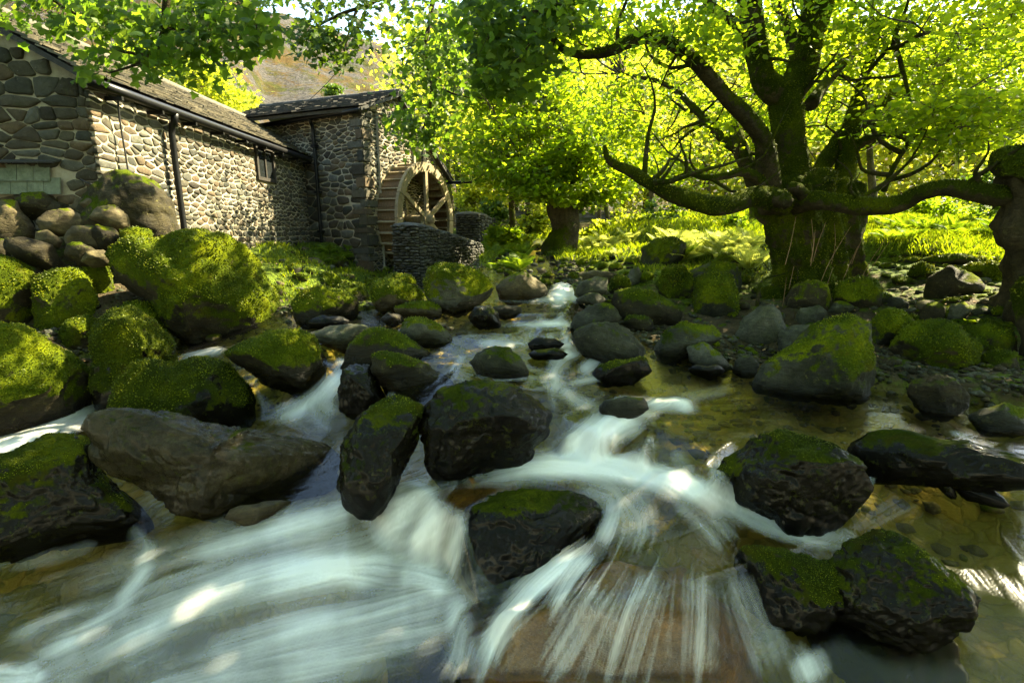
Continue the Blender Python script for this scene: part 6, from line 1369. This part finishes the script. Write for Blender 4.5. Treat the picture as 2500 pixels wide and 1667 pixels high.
# grass: one mass of blades
def grass(name, poly, n, h0, h1, seed, D1=13.3):
    rr = np.random.RandomState(seed); pl = np.array(poly, float); out = []; tries = 0
    # cells of the terrain grid inside the traced polygon
    gx_, gy_, gz_ = GX[::2, ::2].ravel(), GY[::2, ::2].ravel(), GZ[::2, ::2].ravel(); a, b_ = toDisp(gx_, gy_, gz_)
    ok = (poly_sd(a, b_, poly) > 0) & (SD[::2, ::2].ravel() < -.05) & (gy_ < D1); ids = np.where(ok)[0]
    if len(ids) == 0: return
    w = gy_[ids]; pick = rr.choice(ids, n, p=w/w.sum()); c = np.stack([gx_[pick], gy_[pick], gz_[pick]], -1)+rr.randn(n, 3)*np.array([.03, .03, 0])
    ang = rr.rand(n)*6.28; h = rr.uniform(h0, h1, n)*gy_[pick]/6; wd = .0035*gy_[pick]/5*rr.uniform(.7, 1.5, n); bend = rr.uniform(.1, .7, n)*h
    dx, dy = np.cos(ang), np.sin(ang)
    v0 = c+np.stack([-dy*wd, dx*wd, 0*h-.01], -1); v1 = c+np.stack([dy*wd, -dx*wd, 0*h-.01], -1); v2 = c+np.stack([dx*bend*.35, dy*bend*.35, h*.6], -1); v3 = c+np.stack([dx*bend, dy*bend, h*.9], -1)
    V = np.stack([v0, v1, v2, v3], 1).reshape(-1, 3); b0 = np.arange(n)*4; F = np.concatenate([np.stack([b0, b0+1, b0+2], -1), np.stack([b0+1, b0+3, b0+2], -1)])
    tag(link(name, mesh_np(name, V, F, M['blade'], False, {'rnd': np.repeat(rr.rand(n), 4)})), kind='stuff')
grass('turf_grass', [(1960,500),(2352,490),(2352,610),(2240,600),(2000,580)], 26000, .03, .09, 1)
grass('bank_grass', [(560,545),(900,590),(1000,640),(900,690),(650,700),(630,620)], 6000, .025, .075, 2)
grass('upstream_grass', [(1100,490),(1760,480),(1760,640),(1500,650),(1450,600),(1280,600),(1200,620),(1100,610)], 22000, .03, .09, 3)
grass('left_bank_grass', [(230,500),(420,520),(400,560),(250,560)], 1500, .03, .08, 4)
# low shrubs
def shrub(x, y, w, h, D, mat, label, n, size, seed, kind='quad', group=None):
    rr = np.random.RandomState(seed); c = Q(x, y, D); root = empty('shrub', (c.x, c.y, c.z-h*.5*K*D/1250)); tag(root, label, 'shrub', group)
    u = K*D/1250; cl = [((c.x+rr.randn()*w*u*.3, c.y+rr.randn()*w*u*.25, c.z+rr.randn()*h*u*.28), h*u*.35) for _ in range(n)]
    V, F, R_ = clump_leaves(cl, 60, size, kind, rr, .8); o = child('foliage', mesh_np('foliage', V, F, M[mat], False, {'rnd': R_}), root); o['kind'] = 'stuff'
    base = root.location; mb = MB()
    for q in range(6):
        e = Vector(cl[q % len(cl)][0]); V, F = tube([base, base.lerp(e, .5)+Vector(rr.randn(3)*.03), e], [.012, .009, .004], 4, 2, cap=False); mb.add(V, F)
    child('stems', mesh_np('stems', np.array(mb.V), mb.F, M['twig']), root)['kind'] = 'stuff'
for i, a in enumerate([(1520,520,70,50,11,'leaf_dark','dark round bush upstream behind the half-mossy boulder'),(1620,510,90,50,13,'leaf_back','golden low bush behind the bracken drift'),(1430,520,70,40,12,'leaf_back','sunny low bush over the stream head'),(1235,520,50,50,13,'leaf_back','bright bush between the slender and thick trunks'),(1160,545,60,40,9.5,'leaf_main','green bush at the foot of the ruined pier'),(1085,455,60,40,14,'leaf_back','reddish-green bush behind the water wheel'),(2130,480,120,40,9,'leaf_main','green thicket behind the right-hand limb'),(2290,430,90,90,8,'leaf_dark','dark thicket near the right-hand trunk'),(2230,500,120,30,9.5,'leaf_main','fern-green thicket above the turf at the right'),(1690,530,60,50,10,'leaf_main','bush close behind the great tree bole on its left'),(1130,480,40,50,13.2,'leaf_dark','ivy cluster on top of the ruined pier'),(2020,500,60,50,9,'leaf_back','glowing bush just right of the great tree bole'),(1350,545,60,30,12,'leaf_back','bright low bush right of the thick dark bole')]):
    shrub(*a[:7], 26, .10 if a[4] > 9 else .07, 300+i)

# ---------------------------------------------------------------- labels that single out the small stones and ferns
LMK = [(540,650,'the largest mossy boulder'),(150,690,'the round mossy boulder'),(305,810,'the dome-shaped mossy boulder'),(735,700,'the sunlit mossy mound'),(910,675,'the yellow oval boulder'),(1050,655,'the bright boulder by the wall'),
 (1195,655,'the red-brown sloping boulder'),(1180,560,'the slender tree'),(1290,590,'the thick dark bole'),(1000,590,'the dry-stone wall'),(800,600,'the mill corner'),(650,560,'the barn wall end'),(1360,660,'the pale block rock'),(1425,655,'the orange-topped rock'),
 (1490,700,'the long dark grey boulder'),(1515,590,'the half-mossy boulder'),(1640,670,'the green mossy block'),(1550,645,'the fern rock'),(1360,735,'the hunched boulder'),(1570,780,'the low broad boulder'),(1750,740,'the angular grey boulder'),(1620,820,'the shore rock'),
 (1830,770,'the pale lichened rock'),(1880,820,'the big mossy wedge'),(2045,750,'the rounded boulder behind the wedge'),(2150,800,'the fuzzy dark boulder'),(2155,900,'the round grey-green boulder'),(2290,960,'the flat corner stone'),(1860,680,'the great tree foot'),(1970,670,'the flat-sided boulder'),
 (2190,650,'the olive-brown boulder'),(2118,625,'the little moss cushion'),(2265,620,'the broad moss cushion'),(1860,725,'the grey-green gravel stone'),(1930,705,'the speckled gravel stone'),(2140,715,'the rounded stone below the olive boulder'),(2330,680,'the rotten trunk'),(2300,800,'the flat boulder by the rotten trunk'),(1690,600,'the great tree left edge'),(2180,540,'the turf ledge middle'),(2060,530,'the turf ledge by the great tree')]
ORD = ['nearest']+[q+' nearest' for q in 'second third fourth fifth sixth seventh eighth ninth tenth eleventh twelfth thirteenth fourteenth'.split()]
TONE = {'grey_stone': 'grey', 'brown_stone': 'brown', 'pale_stone': 'pale', 'warm_tan_stone': 'tan', 'wet_dark_stone': 'dark wet'}
KINDW = {'fern': 'fern', 'stone': 'stone'}
bins = {}
for o in C.objects:
    if o.parent is None and 'group' in o and o.get('category') in ('stone', 'fern') and not o.name.startswith('pile'):
        x, y = toDisp(np.array([o.location.x]), np.array([o.location.y]), np.array([o.location.z])); x, y = float(x[0]), float(y[0])
        k = min(range(len(LMK)), key=lambda q: (LMK[q][0]-x)**2+(1.4*(LMK[q][1]-y))**2); dx, dy = x-LMK[k][0], y-LMK[k][1]
        side = ('right of' if dx > 0 else 'left of') if abs(dx) > 1.2*abs(dy) else ('below' if dy > 0 else 'above')
        if o['category'] == 'stone':
            mt_ = o.data.materials[0].name; w_ = ('mossy ' if o.data in VAR['mossy'] else '')+TONE.get(mt_, 'grey')+' stone'
        else: w_ = 'pale bracken' if 'bracken' in o['label'] else 'green fern'
        bins.setdefault((k, side, w_), []).append(((dx*dx+dy*dy), o))
for (k, side, w_), L_ in bins.items():
    L_.sort(key=lambda a: a[0])
    for i, (_, o) in enumerate(L_):
        o['label'] = (w_ if len(L_) == 1 else '%s %s' % (ORD[i] if i < 14 else 'outlying', w_))+' %s %s' % (side, LMK[k][2])

gravel('fallen_leaves', 1500, 4, -3.0, -.05, 2.2, 9.0, .02, .045, 'shoot', True)
# unseen leaf ring added behind and beside the camera to block low skylight
rw = np.random.RandomState(5); cw = []
for i in range(900):
    a = rw.uniform(radians(75), radians(335)); R_ = rw.uniform(9, 13)   # azimuth clockwise from the view direction
    if radians(270) < a: R_ = rw.uniform(10, 13)
    cw.append(((R_*sin(a), R_*cos(a), rw.uniform(.8, 7.5)), rw.uniform(.8, 1.5)))
cw = [c for c in cw if not (c[0][1] > 2 and abs(c[0][0]) < c[0][1]*1.25)]
V, F, R_ = clump_leaves(cw, 26, .36, 'quad', rw, .7); tag(link('added_leaf_screen', mesh_np('added_leaf_screen', V, F, M['leaf_dark'], False, {'rnd': R_})), kind='stuff')
